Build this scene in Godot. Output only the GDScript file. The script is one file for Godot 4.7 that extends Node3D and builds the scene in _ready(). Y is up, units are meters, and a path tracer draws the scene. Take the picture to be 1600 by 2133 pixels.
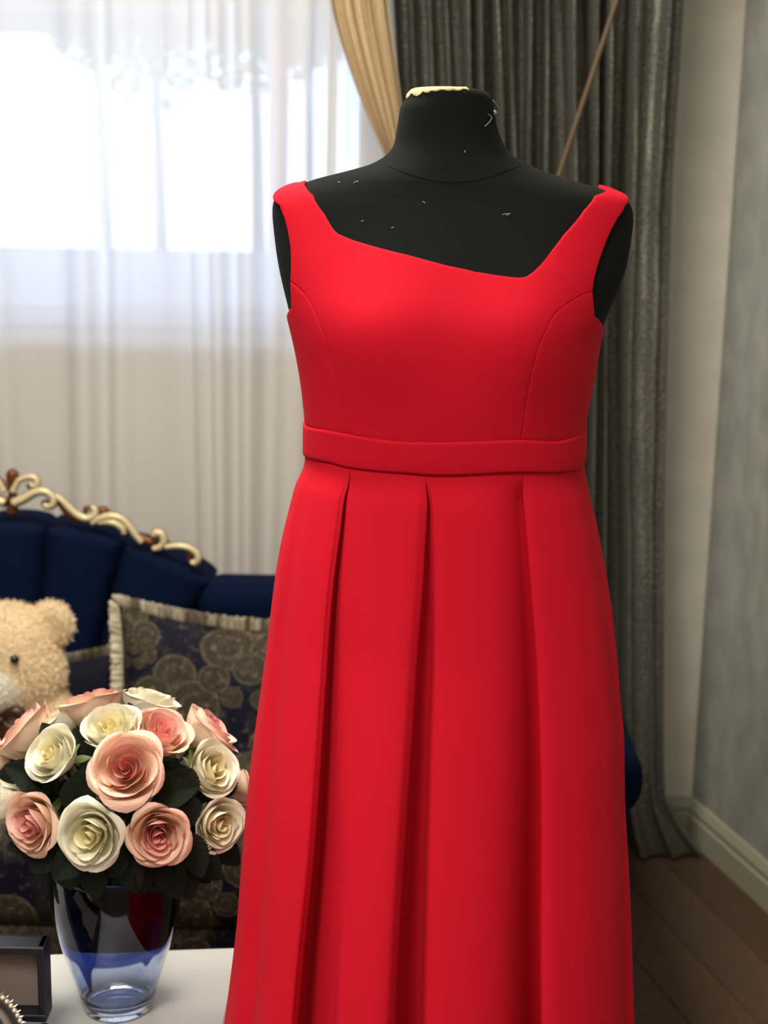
extends Node3D
# A dress form in a red dress, in a room with a curtained window, a carved navy sofa and a table of roses. Units are metres.
const F := 3100.0            # focal length in pixels of a 1600 x 2133 frame
const EYE := Vector3(0, 1.42, 0)
const MID := 1.58            # distance of the dress form's axis
var cam_basis := Basis.from_euler(Vector3(-deg_to_rad(12.5), 0, 0.02))
var rng := RandomNumberGenerator.new()
var names := {}

# ---------------------------------------------------------------- helpers: naming and nodes
func numbered(called: String) -> String:
	var n: int = names.get(called, -1) + 1
	names[called] = n
	return called if n == 0 else "%s_%03d" % [called, n]

func tag(o: Node3D, label: String, category := "", group := "", kind := "") -> Node3D:
	if label: o.set_meta("label", label)
	if category: o.set_meta("category", category)
	if group: o.set_meta("group", group)
	if kind: o.set_meta("kind", kind)
	return o

func thing(called: String, label: String, category: String, at_ := Vector3.ZERO, group := "") -> Node3D:
	var o := Node3D.new()
	o.name = numbered(called)
	add_child(o)
	o.position = at_
	tag(o, label, category, group)
	return o

func obj(called: String, m: Mesh, mat: Material, parent: Node = self) -> MeshInstance3D:
	var o := MeshInstance3D.new()
	o.name = numbered(called) if parent == self else called
	o.mesh = m
	o.material_override = mat
	parent.add_child(o, true)
	return o

func struct(called: String, m: Mesh, mat: Material, label: String, category: String) -> MeshInstance3D:
	var o := obj(called, m, mat)
	tag(o, label, category, "", "structure")
	return o

# ---------------------------------------------------------------- helpers: geometry
func at(px: float, py: float, d: float) -> Vector3:      # the point at distance d (along -z) on the line of sight through a pixel
	var r := cam_basis * Vector3((px - 800.0) / F, -(py - 1066.5) / F, -1.0)
	return EYE + r * (d / -r.z)

func out_at(px: float, py: float, depth: float) -> Vector3:      # the same, by depth along the viewing axis
	return EYE + cam_basis * Vector3((px - 800.0) / F, -(py - 1066.5) / F, -1.0) * depth

func pix(p: Vector3) -> Vector2:
	var q := cam_basis.transposed() * (p - EYE)
	return Vector2(800.0 + F * q.x / -q.z, 1066.5 - F * q.y / -q.z)

func mk(v: PackedVector3Array, idx: PackedInt32Array, uv := PackedVector2Array(), col := PackedColorArray()) -> ArrayMesh:
	var n := PackedVector3Array()
	n.resize(v.size())
	for i in range(0, idx.size(), 3):
		var a := idx[i]
		var b := idx[i + 1]
		var c := idx[i + 2]
		var f := (v[c] - v[a]).cross(v[b] - v[a])
		n[a] += f
		n[b] += f
		n[c] += f
	for i in n.size():
		n[i] = n[i].normalized() if n[i].length_squared() > 1e-24 else Vector3.UP
	var arr := []
	arr.resize(Mesh.ARRAY_MAX)
	arr[Mesh.ARRAY_VERTEX] = v
	arr[Mesh.ARRAY_NORMAL] = n
	arr[Mesh.ARRAY_INDEX] = idx
	if uv.size(): arr[Mesh.ARRAY_TEX_UV] = uv
	if col.size(): arr[Mesh.ARRAY_COLOR] = col
	var m := ArrayMesh.new()
	m.add_surface_from_arrays(Mesh.PRIMITIVE_TRIANGLES, arr)
	return m

# rows of points -> smooth sheet; closed joins the last column to the first; flip turns the faces
func sheet(rows: Array, closed := false, flip := false, uvs := Vector2(1, 1), cols: Array = []) -> ArrayMesh:
	var v := PackedVector3Array()
	var uv := PackedVector2Array()
	var col := PackedColorArray()
	var idx := PackedInt32Array()
	var nc: int = rows[0].size()
	for i in rows.size():
		v.append_array(rows[i])
		if cols.size(): col.append_array(cols[i])
		for j in nc:
			uv.append(Vector2(float(j) / (nc if closed else nc - 1), float(i) / (rows.size() - 1)) * uvs)
	for i in rows.size() - 1:
		for j in (nc if closed else nc - 1):
			var a := i * nc + j
			var b := i * nc + (j + 1) % nc
			var c := a + nc
			var d := b + nc
			if flip: idx.append_array([a, c, b, b, c, d])
			else: idx.append_array([a, b, c, b, d, c])
	return mk(v, idx, uv, col)

func smooth_path(p: PackedVector3Array, per := 6) -> PackedVector3Array:
	var out := PackedVector3Array()
	for i in p.size() - 1:
		var a := p[maxi(i - 1, 0)]
		var d := p[mini(i + 2, p.size() - 1)]
		for k in per:
			out.append(p[i].cubic_interpolate(p[i + 1], a, d, float(k) / per))
	out.append(p[-1])
	return out

# a tube along a path; radius runs through the list rad; squash flattens it along the axis flat
func tube(path: PackedVector3Array, rad: Array, sides := 8, flat := Vector3.ZERO, squash := 1.0) -> ArrayMesh:
	var rows := []
	var side := Vector3.ZERO
	for i in path.size():
		var t := (path[mini(i + 1, path.size() - 1)] - path[maxi(i - 1, 0)]).normalized()
		if side == Vector3.ZERO:
			side = t.cross(Vector3(0.3, 0.2, 1).normalized())
			if side.length() < 0.1: side = t.cross(Vector3.RIGHT)
		side = (side - t * side.dot(t)).normalized()
		var up := side.cross(t)
		var f := float(i) / (path.size() - 1) * (rad.size() - 1)
		var k := mini(int(f), maxi(rad.size() - 2, 0))
		var r: float = rad[0] if rad.size() == 1 else lerpf(rad[k], rad[k + 1], f - k)
		var row := PackedVector3Array()
		for j in sides:
			var a := TAU * j / sides
			var o := (side * cos(a) + up * sin(a)) * r
			if flat != Vector3.ZERO: o -= flat * o.dot(flat) * (1.0 - squash)
			row.append(path[i] + o)
		if i == 0: rows.append(ring_to(path[0], sides))
		rows.append(row)
	rows.append(ring_to(path[-1], sides))
	return sheet(rows, true, false)

func ring_to(p: Vector3, n: int) -> PackedVector3Array:
	var r := PackedVector3Array()
	r.resize(n)
	r.fill(p)
	return r

func lathe(prof: PackedVector2Array, seg := 48, flip := false) -> ArrayMesh:   # (radius, height) pairs from the bottom up
	var rows := []
	for p in prof:
		var row := PackedVector3Array()
		for j in seg:
			row.append(Vector3(p.x * cos(TAU * j / seg), p.y, p.x * sin(TAU * j / seg)))
		rows.append(row)
	return sheet(rows, true, flip)

func steps(h: float, r: float) -> Array:
	var out := []
	for k in range(3, -1, -1): out.append(-(h - r) - r * tan(k * PI / 12.0))
	for k in 4: out.append((h - r) + r * tan(k * PI / 12.0))
	return out

func rbox(size: Vector3, r := 0.004, at_ := Vector3.ZERO, b := Basis.IDENTITY) -> ArrayMesh:   # a box with rounded edges
	var h := size * 0.5
	var inn := h - Vector3.ONE * r
	var v := PackedVector3Array()
	var idx := PackedInt32Array()
	for ax in 3:
		var u := (ax + 1) % 3
		var w := (ax + 2) % 3
		for s in [-1, 1]:
			var lu := steps(h[u], r)
			var lw := steps(h[w], r)
			var first := v.size()
			for y in lw:
				for x in lu:
					var p := Vector3.ZERO
					p[ax] = h[ax] * s
					p[u] = x
					p[w] = y
					var c := p.clamp(-inn, inn)
					v.append(at_ + b * (c + (p - c).normalized() * r))
			for i in 7:
				for j in 7:
					var a := first + i * 8 + j
					if s > 0: idx.append_array([a, a + 8, a + 1, a + 1, a + 8, a + 9])
					else: idx.append_array([a, a + 1, a + 8, a + 1, a + 9, a + 8])
	return mk(v, idx)

func join(ms: Array) -> ArrayMesh:
	var st := SurfaceTool.new()
	for m in ms: st.append_from(m, 0, Transform3D.IDENTITY)
	return st.commit()

func curve(pts: Array, x: float) -> float:     # piecewise interpolation through (x, y) pairs, smooth, held straight past the ends
	var n := pts.size()
	if x <= pts[0].x: return pts[0].y
	if x >= pts[n - 1].x: return pts[n - 1].y + (x - pts[n - 1].x) * (pts[n - 1].y - pts[n - 2].y) / (pts[n - 1].x - pts[n - 2].x)
	var i := 0
	while x > pts[i + 1].x: i += 1
	var a: Vector2 = pts[i]
	var b: Vector2 = pts[i + 1]
	var ma := (b.y - a.y) / (b.x - a.x)
	var mb := ma
	if i > 0: ma = (b.y - pts[i - 1].y) / (b.x - pts[i - 1].x)
	if i < n - 2: mb = (pts[i + 2].y - a.y) / (pts[i + 2].x - a.x)
	var h := b.x - a.x
	var t := (x - a.x) / h
	return a.y * (2 * t * t * t - 3 * t * t + 1) + h * ma * (t * t * t - 2 * t * t + t) + b.y * (3 * t * t - 2 * t * t * t) + h * mb * (t * t * t - t * t)

# ---------------------------------------------------------------- helpers: materials
func noise_image(freq: float, octaves: int, size: int, sd: int, stretch := Vector2.ONE) -> Image:
	var n := FastNoiseLite.new()
	n.seed = sd
	n.frequency = freq
	n.fractal_octaves = octaves
	n.noise_type = FastNoiseLite.TYPE_SIMPLEX_SMOOTH
	var im := n.get_seamless_image(int(size / stretch.x), int(size / stretch.y))
	im.resize(size, size)
	return im

func ramp(im: Image, lo: Color, hi: Color, bias := 1.0) -> ImageTexture:
	var out := Image.create(im.get_width(), im.get_height(), false, Image.FORMAT_RGB8)
	for y in im.get_height():
		for x in im.get_width():
			out.set_pixel(x, y, lo.lerp(hi, pow(im.get_pixel(x, y).r, bias)))
	return ImageTexture.create_from_image(out)

func mat(called: String, c: Color, rough := 0.8, metal := 0.0) -> StandardMaterial3D:
	var m := StandardMaterial3D.new()
	m.resource_name = called
	m.albedo_color = c
	m.roughness = rough
	m.metallic = metal
	m.cull_mode = BaseMaterial3D.CULL_DISABLED
	return m

func relief(m: StandardMaterial3D, im: Image, cm: float, scale: float) -> StandardMaterial3D:
	m.heightmap_enabled = true
	m.heightmap_texture = ImageTexture.create_from_image(im)
	m.heightmap_scale = cm
	m.uv1_triplanar = true
	m.uv1_scale = Vector3.ONE * scale
	return m

func painted(called: String, tex: Texture2D, rough: float, scale: Vector3, metal := 0.0) -> StandardMaterial3D:
	var m := mat(called, Color.WHITE, rough, metal)
	m.albedo_texture = tex
	m.uv1_triplanar = true
	m.uv1_scale = scale
	return m

var M := {}

func materials() -> void:
	var fine := noise_image(0.22, 2, 512, 3)
	var soft := noise_image(0.02, 4, 256, 5)
	M.red = relief(mat("red_crepe", Color(0.80, 0.06, 0.165), 0.85), fine, 0.02, 9.0)
	M.red.rim_enabled = true
	M.red.rim = 0.08
	M.red.metallic_specular = 0.3
	M.red.rim_tint = 0.9
	M.black = relief(mat("black_jersey", Color(0.085, 0.097, 0.098), 0.9), fine, 0.02, 9.0)
	M.black.rim_enabled = true
	M.black.rim = 0.1
	M.foam = relief(mat("torn_foam", Color(0.76, 0.70, 0.54), 0.9), soft, 0.3, 14.0)
	M.lint = mat("lint", Color(0.75, 0.75, 0.72), 0.8)
	M.steel = mat("steel", Color(0.6, 0.6, 0.6), 0.3, 1.0)
	M.velvet = relief(mat("navy_velvet", Color(0.02, 0.072, 0.185), 0.95), soft, 0.05, 5.0)
	M.velvet.rim_enabled = true
	M.velvet.rim = 0.06
	M.velvet.rim_tint = 0.8
	M.gold = relief(mat("antique_gold", Color(0.86, 0.81, 0.66), 0.35, 0.12), soft, 0.06, 12.0)
	M.bronze = relief(mat("brown_gilding", Color(0.42, 0.24, 0.11), 0.45, 0.3), soft, 0.08, 14.0)
	M.white = mat("white_lacquer", Color(0.80, 0.815, 0.82), 0.32)
	M.cream = mat("cream_paint", Color(0.62, 0.62, 0.555), 0.5)
	M.pvc = mat("window_plastic", Color(0.85, 0.86, 0.88), 0.4)
	M.wallpaper = painted("grey_wallpaper", ramp(noise_image(0.012, 5, 512, 21, Vector2(0.5, 1)), Color(0.53, 0.545, 0.53), Color(0.67, 0.68, 0.66)), 0.85, Vector3(1.1, 1.1, 1.1))
	M.plaster = mat("pale_plaster", Color(0.80, 0.79, 0.76), 0.9)
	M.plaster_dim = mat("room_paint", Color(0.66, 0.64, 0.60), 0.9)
	M.pillar = painted("pale_wallpaper", ramp(noise_image(0.012, 5, 256, 22, Vector2(1, 0.45)), Color(0.84, 0.845, 0.81), Color(0.89, 0.89, 0.855)), 0.85, Vector3(1.1, 1.1, 1.1))
	var grain := noise_image(0.02, 5, 512, 31, Vector2(0.12, 1))
	M.planks = []
	for k in 4:
		var d: Color = [Color(0.32, 0.24, 0.18), Color(0.40, 0.30, 0.22), Color(0.46, 0.355, 0.26), Color(0.365, 0.285, 0.22)][k]
		var pm := painted("dark_oak", ramp(grain, d.darkened(0.25), d.lightened(0.05)), 0.5, Vector3(2.2, 2.2, 2.2))
		pm.uv1_offset = Vector3(k * 0.31, 0, k * 0.17)
		M.planks.append(pm)
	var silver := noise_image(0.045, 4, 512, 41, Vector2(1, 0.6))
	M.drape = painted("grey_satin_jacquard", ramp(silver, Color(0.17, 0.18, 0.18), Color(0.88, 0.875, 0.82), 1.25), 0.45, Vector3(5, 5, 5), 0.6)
	M.sheer = mat("white_sheer", Color(0.95, 0.95, 0.95, 0.87), 0.9)
	M.sheer.transparency = BaseMaterial3D.TRANSPARENCY_ALPHA
	M.sheer.backlight_enabled = true
	M.sheer.backlight = Color(1, 1, 1)
	M.tan = painted("tan_voile", ramp(noise_image(0.05, 3, 256, 44, Vector2(1, 0.2)), Color(0.66, 0.58, 0.45), Color(0.77, 0.69, 0.55)), 0.7, Vector3(3, 3, 3))
	M.tan.backlight_enabled = true
	M.tan.backlight = Color(0.35, 0.35, 0.35)
	M.wand = mat("brown_wood", Color(0.38, 0.30, 0.21), 0.5)
	M.plush = relief(mat("cream_plush", Color.WHITE, 0.95), noise_image(0.09, 3, 256, 51), 0.5, 14.0)
	M.plush.vertex_color_use_as_albedo = true
	M.plush.rim_enabled = true
	M.plush.rim = 0.5
	M.fur = mat("cream_fur", Color(0.84, 0.72, 0.54), 0.9)
	M.fur.vertex_color_use_as_albedo = true
	M.eye = mat("dark_bead", Color(0.05, 0.03, 0.025), 0.12)
	M.ribbon = mat("brown_satin", Color(0.23, 0.12, 0.06), 0.4)
	M.damask = painted("navy_damask", damask(), 0.7, Vector3.ONE)
	M.damask.uv1_triplanar = false
	M.seat = painted("navy_damask_seat", M.damask.albedo_texture, 0.75, Vector3.ONE * 2.1)
	M.fringe = mat("brush_fringe", Color.WHITE, 0.85)
	M.fringe.vertex_color_use_as_albedo = true
	M.petal = mat("silk_petal", Color.WHITE, 0.75)
	M.petal.vertex_color_use_as_albedo = true
	M.petal.backlight_enabled = true
	M.petal.backlight = Color(0.45, 0.45, 0.45)
	relief(M.petal, noise_image(0.03, 3, 256, 61, Vector2(0.25, 1)), 0.05, 18.0)
	M.leaf = relief(mat("dark_leaf", Color(0.105, 0.135, 0.105), 0.7), noise_image(0.03, 3, 256, 62), 0.06, 20.0)
	M.leaf.backlight_enabled = true
	M.leaf.backlight = Color(0.2, 0.2, 0.2)
	M.green = mat("green_stem", Color(0.34, 0.42, 0.20), 0.6)
	M.glass = mat("blue_glass", Color(1, 1, 1, 0.0), 0.02)
	M.glass.transparency = BaseMaterial3D.TRANSPARENCY_ALPHA
	M.glass.refraction_enabled = true
	M.glass.refraction_scale = 0.05
	M.glass.albedo_texture = swirl()
	M.navy = mat("navy_leatherette", Color(0.085, 0.105, 0.15), 0.5)
	M.lining = relief(mat("taupe_velvet", Color(0.52, 0.48, 0.455), 0.9), fine, 0.03, 8.0)
	M.silver = mat("silver", Color(0.82, 0.82, 0.82), 0.16, 1.0)
	M.pearl = mat("pearl_bead", Color(0.88, 0.84, 0.78), 0.2, 0.35)
	M.dark_metal = mat("dark_metal", Color(0.08, 0.08, 0.085), 0.4, 0.8)
	M.bark = mat("bark", Color(0.3, 0.24, 0.18), 0.9)
	M.foliage = mat("foliage", Color(0.24, 0.33, 0.17), 0.8)
	M.redpost = mat("red_paint", Color(0.55, 0.16, 0.14), 0.6)
	for k in ["black", "velvet", "damask", "seat", "leaf", "lining", "fringe", "plush", "fur"]: M[k].metallic_specular = 0.2
	M.concrete = mat("grey_render", Color(0.55, 0.54, 0.52), 0.9)
	M.parapet = mat("pale_blue_paint", Color(0.93, 0.95, 0.97), 0.85)
	M.awning = mat("awning_cloth", Color(0.42, 0.40, 0.37), 0.9)

func swirl() -> ImageTexture:      # the glass: pale blue below, flashed with navy above, the navy running down in a drip; milky wisps stirred in
	var n := FastNoiseLite.new()
	n.seed = 9
	n.frequency = 0.006
	n.domain_warp_enabled = true
	n.domain_warp_amplitude = 60.0
	n.domain_warp_frequency = 0.008
	var s := 384
	var im := Image.create(s, s, false, Image.FORMAT_RGB8)
	for y in s:
		for x in s:
			var a := TAU * x / s
			var v := float(y) / s
			var u := float(x) / s
			var k := n.get_noise_3d(50.0 * cos(a) + 40, y * 1.9 + 25.0 * sin(a), 50.0 * sin(a))
			var c := Color(0.85, 0.895, 0.98).lerp(Color(0.62, 0.72, 0.95), smoothstep(0.15, 0.5, k) * 0.6)
			var line := 0.445 + 0.012 * sin(a * 2.0 + 0.6)
			var drip := 0.20 * exp(-pow((u - 0.318) / 0.016, 2.0)) + 0.05 * exp(-pow((u - 0.13) / 0.012, 2.0)) + 0.07 * exp(-pow((u - 0.72) / 0.02, 2.0))
			var dye := smoothstep(line - drip - 0.012, line - drip + 0.012, v)
			var navy := Color(0.15, 0.22, 0.48).lerp(Color(0.50, 0.57, 0.74), smoothstep(0.0, 0.5, k) * 0.8)
			navy = navy.lerp(Color(0.34, 0.47, 0.82), exp(-pow((v - line - 0.03) / 0.03, 2.0)) * 0.6)
			navy = navy.lerp(Color(0.17, 0.25, 0.56), exp(-pow((u - 0.318) / 0.05, 2.0)) * 0.8)
			im.set_pixel(x, y, c.lerp(navy, dye))
	return ImageTexture.create_from_image(im)

func damask() -> ImageTexture:     # woven medallions: fans of lobes with pale outlines on navy
	var s := 512
	var n := FastNoiseLite.new()
	n.seed = 12
	n.frequency = 0.05
	n.fractal_octaves = 3
	var lobes := []
	for m in [Vector3(0.27, 0.40, 1.25), Vector3(0.57, 0.13, 1.3), Vector3(0.07, 0.11, 0.75), Vector3(0.44, 0.62, 0.6), Vector3(0.80, 0.55, 1.3), Vector3(0.22, 0.84, 0.9), Vector3(0.58, 0.86, 0.7)]:
		var o := Vector2(m.x, m.y)
		lobes.append([o + Vector2(0, -0.115) * m.z, 0.075 * m.z])
		for k in [-1, 1]:
			lobes.append([o + Vector2(0.075 * k, -0.02) * m.z, 0.085 * m.z])
			lobes.append([o + Vector2(0.105 * k, 0.095) * m.z, 0.05 * m.z])
			lobes.append([o + Vector2(0.045 * k, 0.15) * m.z, 0.034 * m.z])
		lobes.append([o + Vector2(0, 0.05) * m.z, 0.055 * m.z])
		lobes.append([o + Vector2(0, 0.05) * m.z, 0.022 * m.z])
	var im := Image.create(s, s, false, Image.FORMAT_RGB8)
	for y in s:
		for x in s:
			var p := Vector2(x, y) / s
			var g := n.get_noise_2d(x, y)
			var sc := n.get_noise_2d(x * 0.35 + 900, y * 0.35)
			var c := Color(0.085, 0.09, 0.145)
			c = c.lerp(Color(0.20, 0.19, 0.185), smoothstep(0.0, 0.4, sc) * 0.5)
			for l in lobes:
				var d: float = absf(wrapf(p.x - l[0].x, -0.5, 0.5))
				var e: float = absf(wrapf(p.y - l[0].y, -0.5, 0.5))
				var q: float = sqrt(d * d + e * e) / l[1]
				q += g * 0.10
				if q < 1.0:
					c = Color(0.26, 0.24, 0.205).lerp(Color(0.19, 0.178, 0.16), 0.5 + 0.5 * sin(q * 9.0 + g * 6.0))
					if q > 0.88 + g * 0.2 or absf(q - 0.45 - g * 0.3) < 0.03: c = c.lerp(Color(0.46, 0.425, 0.34), clampf(0.55 + g * 1.2, 0.1, 0.9))
			c = c.lerp(Color(0.45, 0.42, 0.35), clampf((g - 0.32) * 2.0, 0, 0.5))
			im.set_pixel(x, y, c)
	return ImageTexture.create_from_image(im)

# ---------------------------------------------------------------- scene
func _ready() -> void:
	rng.seed = 7
	var cam := Camera3D.new()
	cam.name = "camera"
	var lens := CameraAttributesPhysical.new()
	lens.frustum_focal_length = 12.0 * F / 1066.5
	lens.frustum_near = 0.05
	lens.frustum_far = 200.0
	lens.frustum_focus_distance = 1.56
	lens.exposure_aperture = 3.4
	cam.attributes = lens
	cam.fov = rad_to_deg(2.0 * atan(1066.5 / F))
	cam.transform = Transform3D(cam_basis, EYE)
	add_child(cam)
	cam.current = true
	var we := WorldEnvironment.new()
	we.name = "environment"
	var env := Environment.new()
	env.background_mode = Environment.BG_SKY
	var sm := ProceduralSkyMaterial.new()
	sm.sky_top_color = Color(0.62, 0.74, 0.95)
	sm.sky_horizon_color = Color(0.70, 0.83, 1.0)
	sm.ground_bottom_color = Color(0.72, 0.74, 0.76)
	sm.ground_horizon_color = Color(0.80, 0.87, 0.96)
	sm.sky_energy_multiplier = 1.0
	sm.ground_energy_multiplier = 1.0
	env.sky = Sky.new()
	env.sky.sky_material = sm
	env.background_energy_multiplier = 7.5
	env.tonemap_mode = Environment.TONE_MAPPER_LINEAR
	env.tonemap_exposure = 1.0
	env.sdfgi_enabled = true
	env.ssao_enabled = true
	env.ssil_enabled = true
	we.environment = env
	add_child(we)
	materials()
	# the room's lamps: flat warm panels on the ceiling, each a glowing diffuser with an area light of its size under it
	ceiling_lamp(Vector3(-0.62, 2.66, -0.18), Vector2(0.7, 0.7), 4.5, "square warm ceiling lamp before the dress form, left of it")
	ceiling_lamp(Vector3(-0.45, 2.66, -1.85), Vector2(0.7, 0.7), 4.9, "square warm ceiling lamp above the sofa")
	ceiling_lamp(Vector3(0.25, 2.66, 0.75), Vector2(0.7, 0.7), 1.7, "square warm ceiling lamp behind the camera")
	room()
	outside()
	curtains()
	sofa()
	cushions()
	bear()
	table()
	dress_form()
	dress()
	bouquet()
	jewel_box()

func ceiling_lamp(p: Vector3, size: Vector2, energy: float, label: String) -> void:
	var t := thing("ceiling_lamp", label, "ceiling lamp", p)
	obj("frame", rbox(Vector3(size.x + 0.04, 0.05, size.y + 0.04), 0.01, Vector3(0, 0.012, 0)), M.pvc, t)
	var g := mat("lamp_glow", Color(1, 0.95, 0.86), 0.6)
	g.emission_enabled = true
	g.emission = Color(1.0, 0.90, 0.74)
	g.emission_energy_multiplier = 1.5
	obj("diffuser", rbox(Vector3(size.x, 0.02, size.y), 0.006, Vector3(0, -0.016, 0)), g, t)
	var l := AreaLight3D.new()
	l.name = "panel_light"
	l.area_size = size
	l.light_energy = energy
	l.light_color = Color(1.0, 0.955, 0.885)
	l.area_range = 12.0
	l.area_attenuation = 2.0
	l.shadow_enabled = true
	l.rotation = Vector3(-PI / 2, 0, 0)
	l.position = Vector3(0, -0.035, 0)
	t.add_child(l)

const CORNER := Vector3(0.703, 0, -3.114)
const ALONG := Vector3(0.2680, 0, 0.9634)     # the right wall's direction towards the camera

func slab(a: Vector3, b: Vector3, y0: float, y1: float, thick: float) -> ArrayMesh:   # an upright wall from a to b; thickness goes to its right
	var d := (b - a).normalized()
	var n := d.cross(Vector3.UP)
	var len_ := a.distance_to(b)
	return rbox(Vector3(len_, y1 - y0, thick), 0.002, (a + b) * 0.5 + Vector3(0, (y0 + y1) * 0.5, 0) - n * thick * 0.5, Basis(d, Vector3.UP, n))

func room() -> void:
	var wx0 := -1.75                     # the window opening
	var wx1 := -0.02
	var wy0 := at(300, 690, 3.24).y
	var wy1 := 1.93
	var back := -3.24
	var ms := []
	for b in [[-2.9, wx0, 0.0, 2.7], [wx1, 0.9, 0.0, 2.7], [wx0, wx1, 0.0, wy0], [wx0, wx1, wy1, 2.7]]:
		ms.append(rbox(Vector3(b[1] - b[0], b[3] - b[2], 0.2), 0.002, Vector3((b[0] + b[1]) / 2, (b[2] + b[3]) / 2, back - 0.1)))
	struct("wall_back", join(ms), M.plaster, "pale plastered wall with the window, behind the curtains", "wall")
	var far := CORNER + ALONG * 5.2
	struct("wall_right", slab(CORNER - ALONG * 0.2, far, 0, 2.7, 0.15), M.wallpaper, "grey mottled wallpapered wall at the right", "wall")
	struct("trim_1", rbox(Vector3(0.26, 2.7, 0.14), 0.006, Vector3(CORNER.x - 0.13, 1.35, CORNER.z - 0.07)), M.pillar, "pale boxed pillar in the corner between grey curtain and wall", "pillar")
	struct("wall_left", rbox(Vector3(0.15, 2.7, 5.4), 0.002, Vector3(-2.85, 1.35, -0.7)), M.plaster_dim, "pale painted wall at the left", "wall")
	struct("wall_front", rbox(Vector3(5.2, 2.7, 0.15), 0.002, Vector3(-0.4, 1.35, 1.95)), M.plaster_dim, "pale painted wall behind the camera", "wall")
	struct("ceiling", rbox(Vector3(5.4, 0.15, 5.6), 0.002, Vector3(-0.4, 2.775, -0.7)), M.plaster, "white ceiling", "ceiling")
	# skirting boards: a stepped profile
	struct("baseboard_right", skirting(CORNER, far), M.cream, "cream skirting board along the grey wall", "baseboard")
	struct("baseboard_back", skirting(Vector3(CORNER.x - 0.26, 0, CORNER.z), CORNER), M.cream, "cream skirting board around the corner pillar", "baseboard")
	# floor: boards laid along the right wall on a dark bed
	var fl := struct("floor", rbox(Vector3(5.6, 0.1, 5.8), 0.002, Vector3(-0.4, -0.062, -0.7)), M.planks[0], "dark brown laminate floor of long boards", "floor")
	var w := 0.118
	var across := Vector3(ALONG.z, 0, -ALONG.x)
	var shapes := []
	for L in [1.2, 0.8, 0.5]: shapes.append(rbox(Vector3(w - 0.0015, 0.012, L - 0.0015), 0.0012))
	for i in range(-26, 3):
		var s := -0.9 - fposmod(i * 0.437, 1.2)
		while s < 5.0:
			var c := CORNER + across * (w * (i - 0.5)) + ALONG * (s + 0.6)
			s += 1.2
			if c.x < -2.9 or c.z > 2.0 or c.z < -3.6: continue
			var o := obj("plank", shapes[0], M.planks[rng.randi() % 4], fl)
			o.transform = Transform3D(Basis(across, Vector3.UP, ALONG), Vector3(c.x, -0.006, c.z))
	# the window: frame, mullion, transom, panes
	var win := Node3D.new()
	win.name = "window_1"
	add_child(win)
	tag(win, "wide white framed window behind the sheer curtain", "window", "", "structure")
	var z := back - 0.09
	var cx := (wx0 + wx1) / 2
	var fw := wx1 - wx0
	obj("frame", join([rbox(Vector3(fw, 0.05, 0.07), 0.006, Vector3(cx, wy0 + 0.025, z)), rbox(Vector3(fw, 0.05, 0.07), 0.006, Vector3(cx, wy1 - 0.025, z)),
		rbox(Vector3(0.05, wy1 - wy0, 0.07), 0.006, Vector3(wx0 + 0.025, (wy0 + wy1) / 2, z)), rbox(Vector3(0.05, wy1 - wy0, 0.07), 0.006, Vector3(wx1 - 0.025, (wy0 + wy1) / 2, z))]), M.pvc, win)
	var ty := 1.78
	obj("transom", rbox(Vector3(fw - 0.1, 0.035, 0.06), 0.006, Vector3(cx, ty, z)), M.pvc, win)
	var mx := -0.13
	obj("mullion", rbox(Vector3(0.022, wy1 - wy0 - 0.1, 0.06), 0.005, Vector3(mx, (wy0 + wy1) / 2, z)), M.pvc, win)
	obj("mullion", rbox(Vector3(0.022, wy1 - wy0 - 0.1, 0.06), 0.005, Vector3(-0.93, (wy0 + wy1) / 2, z)), M.pvc, win)
	var pane := mat("window_glass", Color(1, 1, 1, 0.04), 0.02)
	pane.transparency = BaseMaterial3D.TRANSPARENCY_ALPHA
	for b in [[wx0 + 0.05, -0.941], [-0.919, mx - 0.011], [mx + 0.011, wx1 - 0.05]]:
		for c in [[wy0 + 0.05, ty - 0.0175], [ty + 0.0175, wy1 - 0.05]]:
			obj("pane", rbox(Vector3(b[1] - b[0], c[1] - c[0], 0.006), 0.001, Vector3((b[0] + b[1]) / 2, (c[0] + c[1]) / 2, z)), pane, win)
	obj("sill", rbox(Vector3(fw + 0.06, 0.03, 0.16), 0.008, Vector3(cx, wy0 - 0.015, back + 0.0)), M.white, win)

func skirting(a: Vector3, b: Vector3) -> ArrayMesh:
	var d := (b - a).normalized()
	var n := -d.cross(Vector3.UP)
	if n.x > 0.5: n = -n
	if absf(n.x) < 0.5 and n.z < 0: n = -n
	var rows := []
	for e in [a - d * 0.002, b]:
		var row := PackedVector3Array()
		for p in [Vector2(0, 0), Vector2(0.016, 0), Vector2(0.016, 0.056), Vector2(0.0115, 0.060), Vector2(0.0115, 0.064), Vector2(0.014, 0.068), Vector2(0.014, 0.074), Vector2(0.010, 0.082), Vector2(0.006, 0.090), Vector2(0, 0.093)]:
			row.append(e + n * p.x + Vector3.UP * p.y)
		rows.append(row)
	var v := PackedVector3Array()
	var idx := PackedInt32Array()
	for j in 9:                                   # hard edges between the faces of the profile
		var f := v.size()
		v.append_array([rows[0][j], rows[0][j + 1], rows[1][j], rows[1][j + 1]])
		idx.append_array([f, f + 1, f + 2, f + 1, f + 3, f + 2] if n.x < -0.5 else [f, f + 2, f + 1, f + 1, f + 2, f + 3])
	return mk(v, idx)

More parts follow.
